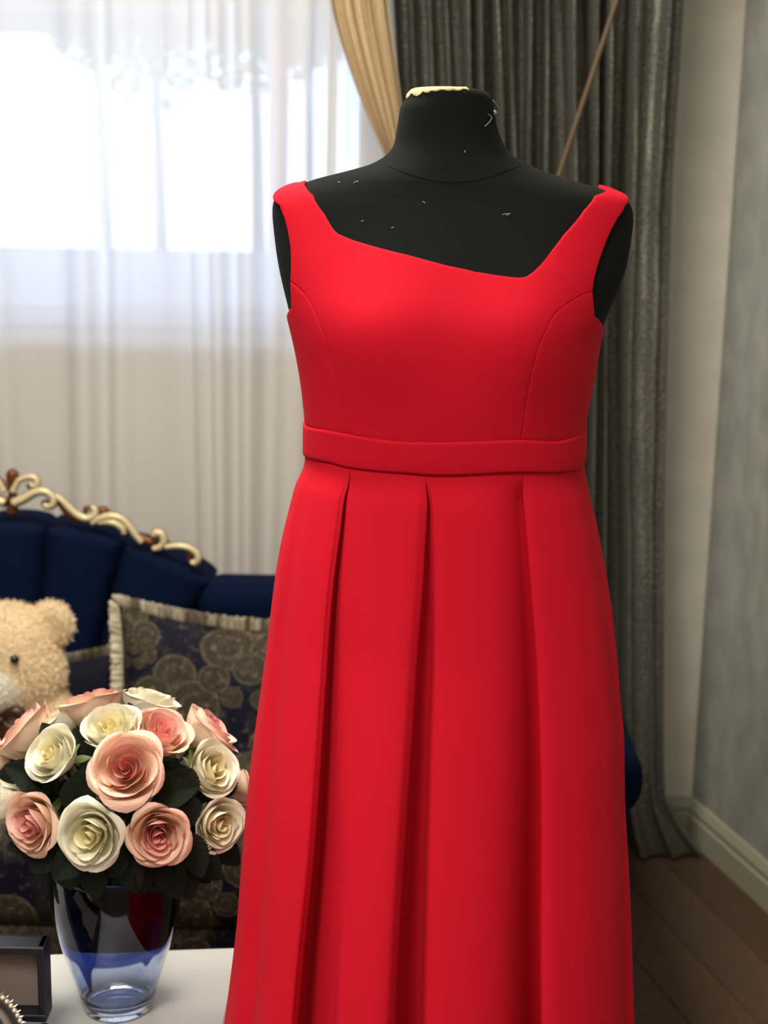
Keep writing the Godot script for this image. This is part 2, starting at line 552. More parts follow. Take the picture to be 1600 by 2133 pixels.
func outside() -> void:
	struct("ground", rbox(Vector3(40, 0.2, 30), 0.01, Vector3(0, -0.9, -19)), M.concrete, "pale paved ground outside the window", "ground")
	var pd := 4.35
	struct("wall_balcony", rbox(Vector3(6.0, at(500, 528, pd).y + 0.8, 0.12), 0.01, Vector3(-0.8, (at(500, 528, pd).y - 0.8) / 2, -pd - 0.06)), M.parapet, "pale blue balcony wall outside the window", "wall")
	var aw := thing("awning", "grey cloth awning above the window outside", "awning", Vector3(-0.8, 1.95, -4.25))
	obj("canopy", rbox(Vector3(4.6, 0.03, 1.5), 0.01, Vector3.ZERO, Basis(Vector3.RIGHT, -0.1)), M.awning, aw)
	for k in 2: obj("post", rbox(Vector3(0.07, 2.7, 0.07), 0.01, Vector3([-2.2, 2.2][k], -1.4, -0.6)), M.concrete, aw)
	var rp := thing("red_post", "slim red post standing outside the window", "post", at(580, 300, 6.0) * Vector3(1, 0, 1) + Vector3(0, -0.8, 0))
	obj("shaft", rbox(Vector3(0.075, 2.75, 0.075), 0.01, Vector3(0, 1.375, 0)), M.redpost, rp)
	obj("cap", rbox(Vector3(0.1, 0.03, 0.1), 0.008, Vector3(0, 2.76, 0)), M.redpost, rp)
	tree(at(530, 60, 8.0), 0.42, "small green tree just left of the red post outside")
	tree(at(640, 40, 9.5), 0.36, "small green tree right of the red post outside")
	tree(at(320, 50, 8.5), 0.5, "bushy green tree outside behind the middle of the window")
	tree(at(200, 20, 9.0), 0.34, "green tree outside at the far left of the window")

func tree(top: Vector3, r: float, label: String) -> void:
	var t := thing("tree", label, "tree", Vector3(top.x, -0.8, top.z), "trees outside the window")
	var h := top.y + 0.8
	obj("trunk", tube(smooth_path([Vector3.ZERO, Vector3(0.03, h * 0.5, 0), Vector3(0, h, 0)]), [0.06, 0.04, 0.02], 8), M.bark, t)
	var leaf := sheet([PackedVector3Array([Vector3.ZERO, Vector3.ZERO]), PackedVector3Array([Vector3(-0.025, 0.03, 0.006), Vector3(0.025, 0.03, 0.006)]), PackedVector3Array([Vector3(0, 0.08, 0), Vector3(0, 0.08, 0)])])
	var mm := MultiMesh.new()
	mm.transform_format = MultiMesh.TRANSFORM_3D
	mm.mesh = leaf
	mm.instance_count = 900
	for i in 900:
		var d := Vector3(rng.randfn(), rng.randfn(), rng.randfn()).normalized() * r * pow(rng.randf(), 0.4)
		mm.set_instance_transform(i, Transform3D(Basis.from_euler(Vector3(rng.randf() * TAU, rng.randf() * TAU, rng.randf() * TAU)), Vector3(d.x, h + d.y * 0.9, d.z)))
	var o := MultiMeshInstance3D.new()
	o.name = "foliage"
	o.multimesh = mm
	o.material_override = M.foliage
	o.set_meta("kind", "stuff")
	t.add_child(o, true)

# ---------------------------------------------------------------- curtains
func curtains() -> void:
	# the white sheer: deep soft folds whose flanks overlap
	var rows := []
	var x0 := -2.3
	var x1 := 0.12
	var folds := 25.0
	for i in 15:
		var v := i / 14.0
		var y := lerpf(2.62, 0.02, v)
		var row := PackedVector3Array()
		var n := 540
		for j in n + 1:
			var u := float(j) / n
			var w := u * folds + 0.35 * sin(u * 23.0) + 0.2 * sin(u * 61.0 + 1.0) + 0.08 * sin(v * 5.0 + u * 40.0)
			var amp := 0.017 + 0.009 * sin(u * 37.0 + 2.0)
			row.append(Vector3(lerpf(x0, x1, u) + 0.005 * sin(2.0 * TAU * w + 0.6) * (0.6 + 0.4 * sin(u * 51.0)), y, -3.09 + amp * cos(TAU * w) + 0.006 * sin(v * 6.0 + u * 30.0)))
		rows.append(row)
	tag(obj("sheer_curtain", sheet(rows), M.sheer), "white translucent sheer curtain in soft folds over the bright window", "curtain")
	# the grey satin drape: crests where the light catches it
	var top := [818.0, 855.0, 893.0, 929.0, 977.0, 1002.0, 1036.0, 1061.0, 1104.0, 1140.0, 1196.0, 1244.0, 1274.0, 1327.0, 1392.0, 1421.0]
	var low := [842.0, 873.0, 907.0, 942.0, 983.0, 1008.0, 1052.0, 1074.0, 1101.0, 1134.0, 1199.0, 1244.0, 1268.0, 1320.0, 1372.0, 1398.0]
	var d := 2.97
	rows = []
	for i in 40:
		var y := lerpf(2.64, 0.012, i / 39.0)
		var py := 0.0 if y > 1.77 else 1066.5 + F * tan(atan((1.42 - y) / d) - deg_to_rad(12.5))
		var row := PackedVector3Array()
		var k := clampf((1.77 - y) / 0.34, -1.2, 1.0)
		var xs := []
		for c in top.size():
			var a := at(lerpf(top[c], low[c], maxf(k, 0)), maxf(py, 0), d).x
			if k < 0: a -= (low[c] - top[c]) * 0.00096 * -k * 0.5
			xs.append(a)
		if y < 1.43:      # lower down the right-hand edge swings out a little, and spreads at the hem
			var e := at(curve([Vector2(350, 1398), Vector2(900, 1384), Vector2(1200, 1381), Vector2(1600, 1380), Vector2(1740, 1390)], py), py, d).x
			for c in top.size(): xs[c] += (e - xs[-1]) * pow(float(c) / (top.size() - 1), 2.0)
		var spread := smoothstep(0.14, 0.0, y) * 0.075
		for c in top.size() - 1:
			var gap: float = xs[c + 1] - xs[c]
			var am := clampf(gap * 2.0, 0.04, 0.075)
			if c >= 13: am *= lerpf(0.22, 0.45, smoothstep(1.0, 1.6, y))
			for s in 20:
				var u := s / 20.0
				var cr := 2.0 * minf(u, 1.0 - u)
				var z := 0.02 - am * smoothstep(0.06, 0.58, cr) - 0.006 * cr * cr
				z += 0.003 * sin(y * 9.0 + c * 2.1) + 0.004 * sin(y * 23.0 + c * 1.3 + u * 2.0) * float(c >= 13)
				row.append(Vector3(xs[c] + gap * u + 0.008 * sin(y * 4.0 + c) * sin(PI * u) + spread * pow((c + u) / 15.0, 8.0), y, -d + z - 0.5 * spread * pow((c + u) / 15.0, 8.0)))
		row.append(Vector3(xs[-1] + spread, y, -d + 0.012 - spread * 0.5))
		row.append(Vector3(xs[-1] + spread + 0.006, y, -d - 0.01 - spread * 0.5))
		row.append(Vector3(xs[-1] + spread, y, -d - 0.028 - spread * 0.5))
		rows.append(row)
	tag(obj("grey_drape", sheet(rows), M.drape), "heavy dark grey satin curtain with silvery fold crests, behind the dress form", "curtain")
	# the tan voile, gathered towards its tieback
	rows = []
	for i in 46:
		var py := lerpf(-1130.0, 620.0, i / 45.0)
		var l := curve([Vector2(-1130, 560), Vector2(-420, 640), Vector2(0, 689), Vector2(100, 714), Vector2(190, 744), Vector2(280, 782), Vector2(340, 808), Vector2(470, 850), Vector2(620, 880)], py)
		var r := curve([Vector2(-1130, 790), Vector2(-420, 800), Vector2(0, 810), Vector2(60, 817), Vector2(130, 826), Vector2(220, 838), Vector2(340, 850), Vector2(470, 880), Vector2(620, 905)], py)
		var row := PackedVector3Array()
		for j in 61:
			var u := j / 60.0
			var p := at(lerpf(l, r, u), py, 2.87)
			p.z += 0.012 * cos(TAU * (u * 3.4 + 0.06 * sin(i * 0.3))) + 0.004 * cos(TAU * u * 9.0)
			row.append(p)
		rows.append(row)
	tag(obj("tan_curtain", sheet(rows), M.tan), "tan voile curtain swept sideways between sheer and grey drape", "curtain")
	var wd := thing("curtain_wand", "thin brown wooden wand hanging slanted before the grey curtain", "curtain wand")
	var a := at(1645, -1090, 2.84)
	var b := at(1100, 560, 2.84)
	obj("rod", tube([a, a.lerp(b, 0.33), a.lerp(b, 0.66), b], [0.0048], 10), M.wand, wd)
	obj("tip", tube([b, b + (b - a).normalized() * 0.03], [0.0065, 0.004], 10), M.wand, wd)

# ---------------------------------------------------------------- sofa
func channel_pad(bl: Vector3, br: Vector3, tl: Vector3, tr: Vector3, arch: float, bulge: float) -> ArrayMesh:   # one stuffed channel between two seams
	var rows := []
	for i in 34:
		var v := i / 33.0
		var row := PackedVector3Array()
		for j in 17:
			var u := j / 16.0
			var s := 2.0 * u - 1.0
			var edge := sqrt(maxf(0.0, 1.0 - pow(absf(s), 2.6)))
			var up := minf(v / 0.78, 1.0)
			var p := bl.lerp(br, u).lerp(tl.lerp(tr, u) + Vector3.UP * arch * (1.0 - s * s), up * 0.985)
			p.z += bulge * edge
			if v > 0.78:                       # rolls over the top to the back
				var a := (v - 0.78) / 0.22 * PI * 0.5
				p.y += 0.016 * sin(a) * (0.3 + 0.7 * edge)
				p.z -= (0.09 + bulge * edge) * (1.0 - cos(a))
			row.append(p)
		rows.append(row)
	return sheet(rows, false, true)

func scroll(pts: Array, d: float, r: Array, lift := 0.0) -> ArrayMesh:    # a carved band along points given in hundredths of the crest's own drawing
	var path := PackedVector3Array()
	for p in pts: path.append(at(p.x / 3.636, 960.0 + p.y / 3.636, d - lift))
	return tube(smooth_path(path, 5), r, 10)

func mirrored(m: ArrayMesh, x: float) -> ArrayMesh:
	var a := m.surface_get_arrays(0)
	var v: PackedVector3Array = a[Mesh.ARRAY_VERTEX]
	for i in v.size(): v[i].x = 2.0 * x - v[i].x
	var idx: PackedInt32Array = a[Mesh.ARRAY_INDEX]
	idx.reverse()
	return mk(v, idx)

func sofa() -> void:
	var d := 2.86
	var cx := at(26, 1070, d).x
	var t := thing("sofa", "navy velvet sofa with channelled arched back and gilded carved crest", "sofa")
	# the seat: damask deck with a rounded front
	var sx := at(1318, 1570, 2.2).x - 0.05
	var half := sx - cx
	obj("seat", rbox(Vector3(half * 2, 0.17, 0.62), 0.05, Vector3(cx, 0.345, -2.43)), M.seat, t)
	obj("apron", rbox(Vector3(half * 2 + 0.04, 0.18, 0.66), 0.02, Vector3(cx, 0.18, -2.46)), M.seat, t)
	for s in [-1, 1]:
		for zz in [-2.17, -2.78]:
			obj("foot", lathe([Vector2(0, 0), Vector2(0.018, 0), Vector2(0.022, 0.02), Vector2(0.03, 0.06), Vector2(0.028, 0.09), Vector2(0, 0.09)], 16), M.bronze, t).position = Vector3(cx + s * (half - 0.06), 0, zz)
	# arms: rolled velvet
	for s in [-1, 1]:
		var ax: float = cx + s * (half + 0.005)
		var roll := tube([Vector3(ax, 0.535, -2.83), Vector3(ax, 0.53, -2.5), Vector3(ax, 0.515, -2.19), Vector3(ax, 0.51, -2.16)], [0.055, 0.06, 0.062, 0.055], 24)
		obj("arm", join([roll, rbox(Vector3(0.09, 0.40, 0.64), 0.03, Vector3(ax, 0.30, -2.49))]), M.velvet, t)
	# the back: three channels each side of the middle, lower shoulders beside the arch
	var y0 := 0.40
	var seams := [Vector2(98, 1077), Vector2(259, 1112), Vector2(446, 1193)]
	var foot_x := [0.052, 0.150, 0.262]
	var tops := []
	for s in seams: tops.append(at(s.x, s.y + 20.0, d))
	for s in [-1, 1]:
		for k in 2:
			var a: Vector3 = tops[k]
			var b: Vector3 = tops[k + 1]
			a.x = cx + s * (a.x - cx)
			b.x = cx + s * (b.x - cx)
			var fa := Vector3(cx + s * foot_x[k], y0, -d + 0.06)
			var fb := Vector3(cx + s * foot_x[k + 1], y0, -d + 0.06)
			if s > 0: obj("channel", channel_pad(fa, fb, a, b, [0.007, 0.006][k], 0.05), M.velvet, t)
			else: obj("channel", channel_pad(fb, fa, b, a, [0.007, 0.006][k], 0.05), M.velvet, t)
		var wy := at(520, 1207, d).y
		var wx0: float = tops[2].x - 0.03
		obj("back_shoulder", rbox(Vector3(half - (wx0 - cx) + 0.03, wy - 0.2, 0.14), 0.045, Vector3(cx + s * ((wx0 - cx) + half + 0.03) / 2, (wy + 0.2) / 2, -d - 0.01)), M.velvet, t)
	var c0: Vector3 = tops[0]
	obj("channel", channel_pad(Vector3(cx - foot_x[0], y0, -d + 0.06), Vector3(cx + foot_x[0], y0, -d + 0.06), Vector3(2 * cx - c0.x, c0.y, c0.z), c0, 0.004, 0.05), M.velvet, t)
	obj("back_board", rbox(Vector3(0.84, 0.36, 0.05), 0.02, Vector3(cx, 0.42, -d - 0.045)), M.velvet, t)
	# the carved crest
	var e := d - 0.02
	var cr := obj("crest_finial", join([scroll([Vector2(95, 60), Vector2(95, 120), Vector2(95, 230)], e, [0.004, 0.013, 0.012, 0.004]),
		scroll([Vector2(62, 100), Vector2(72, 150), Vector2(92, 220)], e, [0.004, 0.007, 0.004]), scroll([Vector2(128, 100), Vector2(118, 150), Vector2(98, 220)], e, [0.004, 0.007, 0.004]),
		scroll([Vector2(95, 230), Vector2(95, 300), Vector2(95, 400)], e + 0.008, [0.007, 0.011, 0.012])]), M.bronze, t)
	cr.set_meta("label", "brown carved shell finial")
	var gold := [
		[[Vector2(95, 322), Vector2(180, 285), Vector2(250, 243), Vector2(310, 228), Vector2(370, 245), Vector2(405, 290), Vector2(395, 335), Vector2(355, 345), Vector2(328, 325)], [0.0085, 0.008, 0.007, 0.007, 0.004]],
		[[Vector2(95, 235), Vector2(112, 195), Vector2(140, 150), Vector2(190, 127), Vector2(245, 122), Vector2(278, 145), Vector2(275, 180), Vector2(245, 190), Vector2(228, 168)], [0.006, 0.0055, 0.006, 0.0065, 0.004]],
		[[Vector2(420, 262), Vector2(470, 300), Vector2(530, 362), Vector2(590, 412), Vector2(650, 435), Vector2(705, 420), Vector2(722, 375), Vector2(690, 345)], [0.005, 0.007, 0.0075, 0.007, 0.004]],
		[[Vector2(690, 475), Vector2(760, 436), Vector2(850, 418), Vector2(930, 445), Vector2(990, 510), Vector2(1030, 570), Vector2(1075, 620)], [0.005, 0.0075, 0.007, 0.007, 0.005]],
		[[Vector2(740, 470), Vector2(810, 462), Vector2(880, 475), Vector2(930, 515), Vector2(940, 555)], [0.004, 0.007, 0.007, 0.005]],
		[[Vector2(1155, 668), Vector2(1215, 652), Vector2(1240, 605), Vector2(1222, 555), Vector2(1180, 545), Vector2(1162, 572)], [0.005, 0.007, 0.0075, 0.008, 0.006]],
		[[Vector2(1250, 655), Vector2(1330, 645), Vector2(1410, 652), Vector2(1475, 685), Vector2(1502, 730), Vector2(1478, 775), Vector2(1442, 762)], [0.005, 0.0065, 0.0065, 0.007, 0.004]],
	]
	var brown := [
		[[Vector2(440, 300), Vector2(500, 375), Vector2(570, 435), Vector2(660, 455)], [0.006, 0.009, 0.006]],
		[[Vector2(645, 395), Vector2(655, 362), Vector2(690, 350)], [0.004, 0.007, 0.004]],
		[[Vector2(710, 430), Vector2(750, 385), Vector2(790, 378), Vector2(800, 405), Vector2(760, 430)], [0.005, 0.010, 0.009, 0.004]],
		[[Vector2(1040, 560), Vector2(1090, 595), Vector2(1150, 612), Vector2(1182, 592)], [0.005, 0.009, 0.009, 0.005]],
		[[Vector2(318, 330), Vector2(345, 312), Vector2(372, 318)], [0.004, 0.006, 0.004]],
		[[Vector2(1432, 760), Vector2(1436, 715), Vector2(1468, 708)], [0.004, 0.007, 0.004]],
		[[Vector2(205, 175), Vector2(240, 205), Vector2(275, 205)], [0.004, 0.006, 0.005]],
	]
	for g in gold:
		var wide := []
		for r in g[1]: wide.append(r * 1.25)
		var bm := scroll(g[0], e, wide, -0.002)
		obj("scroll_edge", bm, M.bronze, cr)
		obj("scroll_edge", mirrored(bm, cx), M.bronze, cr)
		var m := scroll(g[0], e, g[1], 0.006)
		obj("scroll", m, M.gold, cr)
		obj("scroll", mirrored(m, cx), M.gold, cr)
	for g in brown:
		var m := scroll(g[0], e, g[1], -0.004)
		obj("acanthus", m, M.bronze, cr)
		obj("acanthus", mirrored(m, cx), M.bronze, cr)

# ---------------------------------------------------------------- cushions
func cushion_mesh(w: float, h: float, t: float) -> ArrayMesh:
	var v := PackedVector3Array()
	var uv := PackedVector2Array()
	var idx := PackedInt32Array()
	var n := 28
	for side in 2:
		var first := v.size()
		for i in n + 1:
			for j in n + 1:
				var a := 2.0 * j / n - 1.0
				var b := 2.0 * i / n - 1.0
				var pinch := 1.0 - 0.11 * (1.0 - a * a) * b * b          # the sides draw in between the corners
				var pinch2 := 1.0 - 0.11 * (1.0 - b * b) * a * a
				var z := t * 0.5 * pow(maxf(0, (1 - pow(absf(a), 3)) * (1 - pow(absf(b), 3))), 0.55)
				z *= 1.0 + 0.05 * sin(a * 5.0 + b * 3.0)
				v.append(Vector3(a * w / 2 * pinch2, b * h / 2 * pinch, z if side == 0 else -z))
				uv.append(Vector2(j, n - i) / n)
		for i in n:
			for j in n:
				var a := first + i * (n + 1) + j
				if side == 0: idx.append_array([a, a + n + 1, a + 1, a + 1, a + n + 1, a + n + 2])
				else: idx.append_array([a, a + 1, a + n + 1, a + 1, a + n + 2, a + n + 1])
	return mk(v, idx, uv)

func fringe_mesh(w: float, h: float, length: float, dark: float) -> ArrayMesh:   # short tufts of cut yarn all round the seam
	var v := PackedVector3Array()
	var col := PackedColorArray()
	var idx := PackedInt32Array()
	var n := 900
	var pn := FastNoiseLite.new()
	pn.seed = 3
	pn.frequency = 0.035
	for i in n:
		var u := 4.0 * i / n
		var k := int(u)
		var s := 2.0 * (u - k) - 1.0
		var p: Vector2 = [Vector2(s, 1), Vector2(1, -s), Vector2(-s, -1), Vector2(-1, s)][k]
		var o: Vector2 = [Vector2(0, 1), Vector2(1, 0), Vector2(0, -1), Vector2(-1, 0)][k]
		o = (o + p * pow(absf(s), 8.0) * 0.9).normalized()
		var pin := 1.0 - 0.11 * (1.0 - s * s)
		var c := Vector3(p.x * w / 2, p.y * h / 2, 0) * (Vector3(1, pin, 1) if k % 2 == 0 else Vector3(pin, 1, 1))
		var shade := pn.get_noise_1d(i * 1.0)
		var tone := Color(0.52, 0.47, 0.36).lerp(Color(0.10, 0.075, 0.05), clampf(smoothstep(0.05, 0.32, shade) + dark, 0, 1))
		tone = tone.lerp(Color(0.66, 0.62, 0.50), rng.randf() * 0.35 * (1 - dark))
		for z in [-1, 0, 1]:
			var dir := (Vector3(o.x, o.y, 0) + Vector3(rng.randfn() * 0.14, rng.randfn() * 0.14, z * 0.45 + rng.randfn() * 0.12)).normalized()
			var tip := c + dir * length * (0.85 + rng.randf() * 0.25)
			var side := dir.cross(Vector3(0, 0, 1)).normalized() * 0.0024
			var dep := dir.cross(side).normalized() * 0.0024
			var f := v.size()
			v.append_array([c - side * 0.6, c + side * 0.6, c + dep * 0.6, tip - side, tip + side, tip + dep])
			for q in 6: col.append(tone)
			idx.append_array([f, f + 3, f + 1, f + 1, f + 3, f + 4, f + 1, f + 4, f + 2, f + 2, f + 4, f + 5, f + 2, f + 5, f, f, f + 5, f + 3, f + 3, f + 5, f + 4])
	return mk(v, idx, PackedVector2Array(), col)

func cushions() -> void:
	var a := at(252, 1262, 2.62)
	var w := 0.46
	var t := thing("cushion", "large navy damask cushion with cream brush fringe, beside the red skirt", "cushion", a + Vector3(0.205, -0.232, 0.04), "fringed cushions on the sofa")
	t.rotation = Vector3(-0.28, -0.05, -0.05)
	obj("cover", cushion_mesh(w, 0.44, 0.15), M.damask, t)
	obj("fringe", fringe_mesh(w, 0.44, 0.022, 0.0), M.fringe, t).set_meta("kind", "stuff")
	var b := thing("cushion", "plain navy cushion with brown fringe, between the bear and the big cushion", "cushion", at(150, 1365, 2.70) + Vector3(-0.10, -0.168, 0.01), "fringed cushions on the sofa")
	b.rotation = Vector3(-0.2, 0.1, 0.09)
	var m := mat("navy_cloth", Color(0.105, 0.11, 0.165), 0.85)
	m.metallic_specular = 0.2
	obj("cover", cushion_mesh(0.42, 0.30, 0.12), m, b)
	obj("fringe", fringe_mesh(0.42, 0.30, 0.018, 0.45), M.fringe, b).set_meta("kind", "stuff")

# ---------------------------------------------------------------- teddy bear
var balls := []     # [centre, radii, basis, blend]

func bear_field(p: Vector3) -> float:
	var d := 1e3
	for b in balls:
		var q: Vector3 = (p - b[0]) * b[2]
		var r: Vector3 = b[1]
		var k0 := (q / r).length()
		var k1 := (q / (r * r)).length()
		var e := k0 * (k0 - 1.0) / maxf(k1, 1e-6)
		var k: float = b[3]
		var h := clampf(0.5 + 0.5 * (e - d) / k, 0.0, 1.0)
		d = lerpf(e, d, h) - k * h * (1.0 - h)
	return d

func nets(lo: Vector3, hi: Vector3, cell: float, field: Callable) -> Array:
	var n := Vector3i(((hi - lo) / cell).ceil()) + Vector3i.ONE
	var f := PackedFloat32Array()
	f.resize(n.x * n.y * n.z)
	for z in n.z:
		for y in n.y:
			for x in n.x:
				f[x + n.x * (y + n.y * z)] = field.call(lo + Vector3(x, y, z) * cell)
	var id := {}
	var v := PackedVector3Array()
	var idx := PackedInt32Array()
	var step := [1, n.x, n.x * n.y]
	for z in n.z - 1:
		for y in n.y - 1:
			for x in n.x - 1:
				var o := x + n.x * (y + n.y * z)
				var sum := Vector3.ZERO
				var cnt := 0
				for a in 3:
					var b := (a + 1) % 3
					var c := (a + 2) % 3
					for i in 2:
						for j in 2:
							var s: int = o + i * step[b] + j * step[c]
							var e: int = s + step[a]
							if (f[s] < 0) != (f[e] < 0):
								var p := Vector3.ZERO
								p[a] = f[s] / (f[s] - f[e])
								p[b] = i
								p[c] = j
								sum += p
								cnt += 1
				if cnt:
					id[o] = v.size()
					v.append(lo + (Vector3(x, y, z) + sum / cnt) * cell)
	for o in id:
		for a in 3:
			var b: int = step[(a + 1) % 3]
			var c: int = step[(a + 2) % 3]
			if (f[o] < 0) == (f[o + step[a]] < 0): continue
			if not (id.has(o - b) and id.has(o - c) and id.has(o - b - c)): continue
			var q := [id[o - b - c], id[o - c], id[o], id[o - b]]
			if f[o] < 0: idx.append_array([q[0], q[2], q[1], q[0], q[3], q[2]])
			else: idx.append_array([q[0], q[1], q[2], q[0], q[2], q[3]])
	return [v, idx]

func bear() -> void:
	var d := 2.5
	var h := at(20, 1370, d)
	var look := (cam_basis * Vector3(-0.33, -0.27, 0.88)).normalized()
	var side := Vector3.UP.cross(look).normalized()        # the bear's left, to the right in the picture
	var up := look.cross(side).normalized()
	var hb := Basis(side, up, look)
	balls = [
		[h, Vector3(0.086, 0.098, 0.085), hb, 0.004],
		[h - up * 0.032 + side * 0.034, Vector3(0.062, 0.056, 0.062), hb, 0.03],
		[h - up * 0.032 - side * 0.034, Vector3(0.062, 0.056, 0.062), hb, 0.03],
		[h + look * 0.064 - up * 0.028 + side * 0.016, Vector3(0.045, 0.040, 0.040), hb, 0.012],
		[at(107, 1300, d + 0.01), Vector3(0.039, 0.042, 0.020), Basis(Vector3.UP, -0.1), 0.005],
		[h + (h - at(107, 1300, d)) * Vector3(1, -1, 1), Vector3(0.036, 0.040, 0.018), hb, 0.005],
	]
	var seat := 0.43
	var bc := Vector3(h.x + 0.012, seat + 0.05, h.z + 0.0)
	balls.append_array([
		[bc, Vector3(0.095, 0.085, 0.075), Basis.IDENTITY, 0.02],
		[bc + Vector3(0.085, -0.01, 0.03), Vector3(0.034, 0.06, 0.034), Basis(Vector3.FORWARD, -0.4), 0.015],
		[bc + Vector3(-0.085, -0.01, 0.03), Vector3(0.034, 0.06, 0.034), Basis(Vector3.FORWARD, 0.4), 0.015],
		[bc + Vector3(0.06, -0.035, 0.09), Vector3(0.04, 0.038, 0.07), Basis(Vector3.UP, 0.3), 0.015],
		[bc + Vector3(-0.06, -0.035, 0.09), Vector3(0.04, 0.038, 0.07), Basis(Vector3.UP, -0.3), 0.015],
	])
	var got := nets(Vector3(h.x - 0.17, seat - 0.04, h.z - 0.13), Vector3(h.x + 0.17, h.y + 0.13, h.z + 0.19), 0.0055, bear_field)
	var v: PackedVector3Array = got[0]
	var col := PackedColorArray()
	var fur := Color(0.95, 0.87, 0.73).srgb_to_linear()
	var pale := Color(0.93, 0.91, 0.86).srgb_to_linear()
	for p in v:
		var q := (p - h) * hb
		var m := Vector3(q.x - 0.016, q.y + 0.030, q.z - 0.07).length()
		col.append(fur.lerp(pale, 1.0 - smoothstep(0.044, 0.05, m)))
	var t := thing("teddy_bear", "cream plush teddy bear with a white muzzle sitting on the sofa", "teddy bear", Vector3(h.x, seat, h.z))
	for i in v.size(): v[i] -= t.position
	var bm := mk(v, got[1], PackedVector2Array(), col)
	obj("body", bm, M.plush, t)
	var eye := SphereMesh.new()
	eye.radius = 0.0075
	eye.height = 0.015
	eye.radial_segments = 20
	eye.rings = 10
	for s in [-1, 1]:
		var e := h + (hb * Vector3(0.056 * s, 0.030, 0.066)) - t.position
		obj("eye", eye, M.eye, t).position = e
	var nose := SphereMesh.new()
	nose.radius = 0.011
	nose.height = 0.016
	obj("nose", nose, M.ribbon, t).position = h + look * 0.105 - up * 0.014 + side * 0.016 - t.position
	# short pile over the whole plush: thousands of tiny tufts
	var arr := bm.surface_get_arrays(0)
	var nn: PackedVector3Array = arr[Mesh.ARRAY_NORMAL]
	var tuft := sheet([PackedVector3Array([Vector3(-0.0009, 0, 0), Vector3(0.0009, 0, 0)]), PackedVector3Array([Vector3(-0.0002, 0.006, 0.0018), Vector3(0.0002, 0.006, 0.0018)])])
	var mm := MultiMesh.new()
	mm.transform_format = MultiMesh.TRANSFORM_3D
	mm.use_colors = true
	mm.mesh = tuft
	var per := 3
	mm.instance_count = v.size() * per
	for i in v.size() * per:
		var k := i % v.size()
		var dir := (nn[k] + Vector3(rng.randfn(), rng.randfn() - 0.5, rng.randfn()) * 0.35).normalized()
		var xx := dir.cross(Vector3(rng.randfn(), rng.randfn(), rng.randfn())).normalized()
		mm.set_instance_transform(i, Transform3D(Basis(xx, dir, xx.cross(dir)), v[k] + Vector3(rng.randfn(), rng.randfn(), rng.randfn()) * 0.002 - nn[k] * 0.001))
		mm.set_instance_color(i, col[k] * (0.9 + 0.2 * rng.randf()))
	var fo := MultiMeshInstance3D.new()
	fo.name = "pile"
	fo.multimesh = mm
	M.fur.albedo_color = Color.WHITE
	fo.material_override = M.fur
	fo.set_meta("kind", "stuff")
	t.add_child(fo, true)
	# the ribbon bow under the chin
	var kn := at(2, 1498, d - 0.085) - t.position
	var bow := [tube([kn + Vector3(-0.008, 0, 0), kn + Vector3(0, 0, 0.004), kn + Vector3(0.008, 0, 0)], [0.006, 0.010, 0.006], 10)]
	for s in [-1, 1]:
		bow.append(tube(smooth_path([kn, kn + Vector3(0.02 * s, 0.016, 0.006), kn + Vector3(0.036 * s, 0.012, 0.004), kn + Vector3(0.034 * s, -0.012, 0.006), kn + Vector3(0.016 * s, -0.012, 0.008), kn]), [0.004, 0.009, 0.010, 0.008, 0.004], 8))
		bow.append(tube(smooth_path([kn, kn + Vector3(0.008 * s, -0.025, 0.004), kn + Vector3(0.014 * s, -0.055, 0.002)]), [0.004, 0.009, 0.010], 8, Vector3(0, 0, 1), 0.35))
	obj("bow", join(bow), M.ribbon, t)

# ---------------------------------------------------------------- table, box, vase
const TOP := 0.42

func table() -> void:
	var t := thing("table", "low white lacquered table carrying the vase, beside the red skirt", "table", Vector3(-0.70, 0, -1.50))
	var back := Vector3(-0.178, 0, -1.812)       # its back right corner
	var along := Vector3(-1, 0, 0.112).normalized()
	var top := [back, back + along * 1.05, back + along * 1.05 + Vector3(0.01, 0, 0.54), Vector3(-0.180, 0, -1.812 + 0.42)]
	obj("tabletop", prism(top, TOP - 0.045, TOP, 0.004, t.position), M.white, t)
	var mid := Vector3.ZERO
	for p in top: mid += p * 0.25
	var inner := []
	for p in top: inner.append(p + (mid - p).normalized() * 0.10)
	obj("apron", prism(inner, TOP - 0.10, TOP - 0.044, 0.002, t.position), M.white, t)
	for p in inner:
		var q: Vector3 = p + (mid - p).normalized() * 0.01 - t.position
		obj("leg", rbox(Vector3(0.05, TOP - 0.046, 0.05), 0.006, Vector3(q.x, (TOP - 0.046) / 2, q.z)), M.white, t)

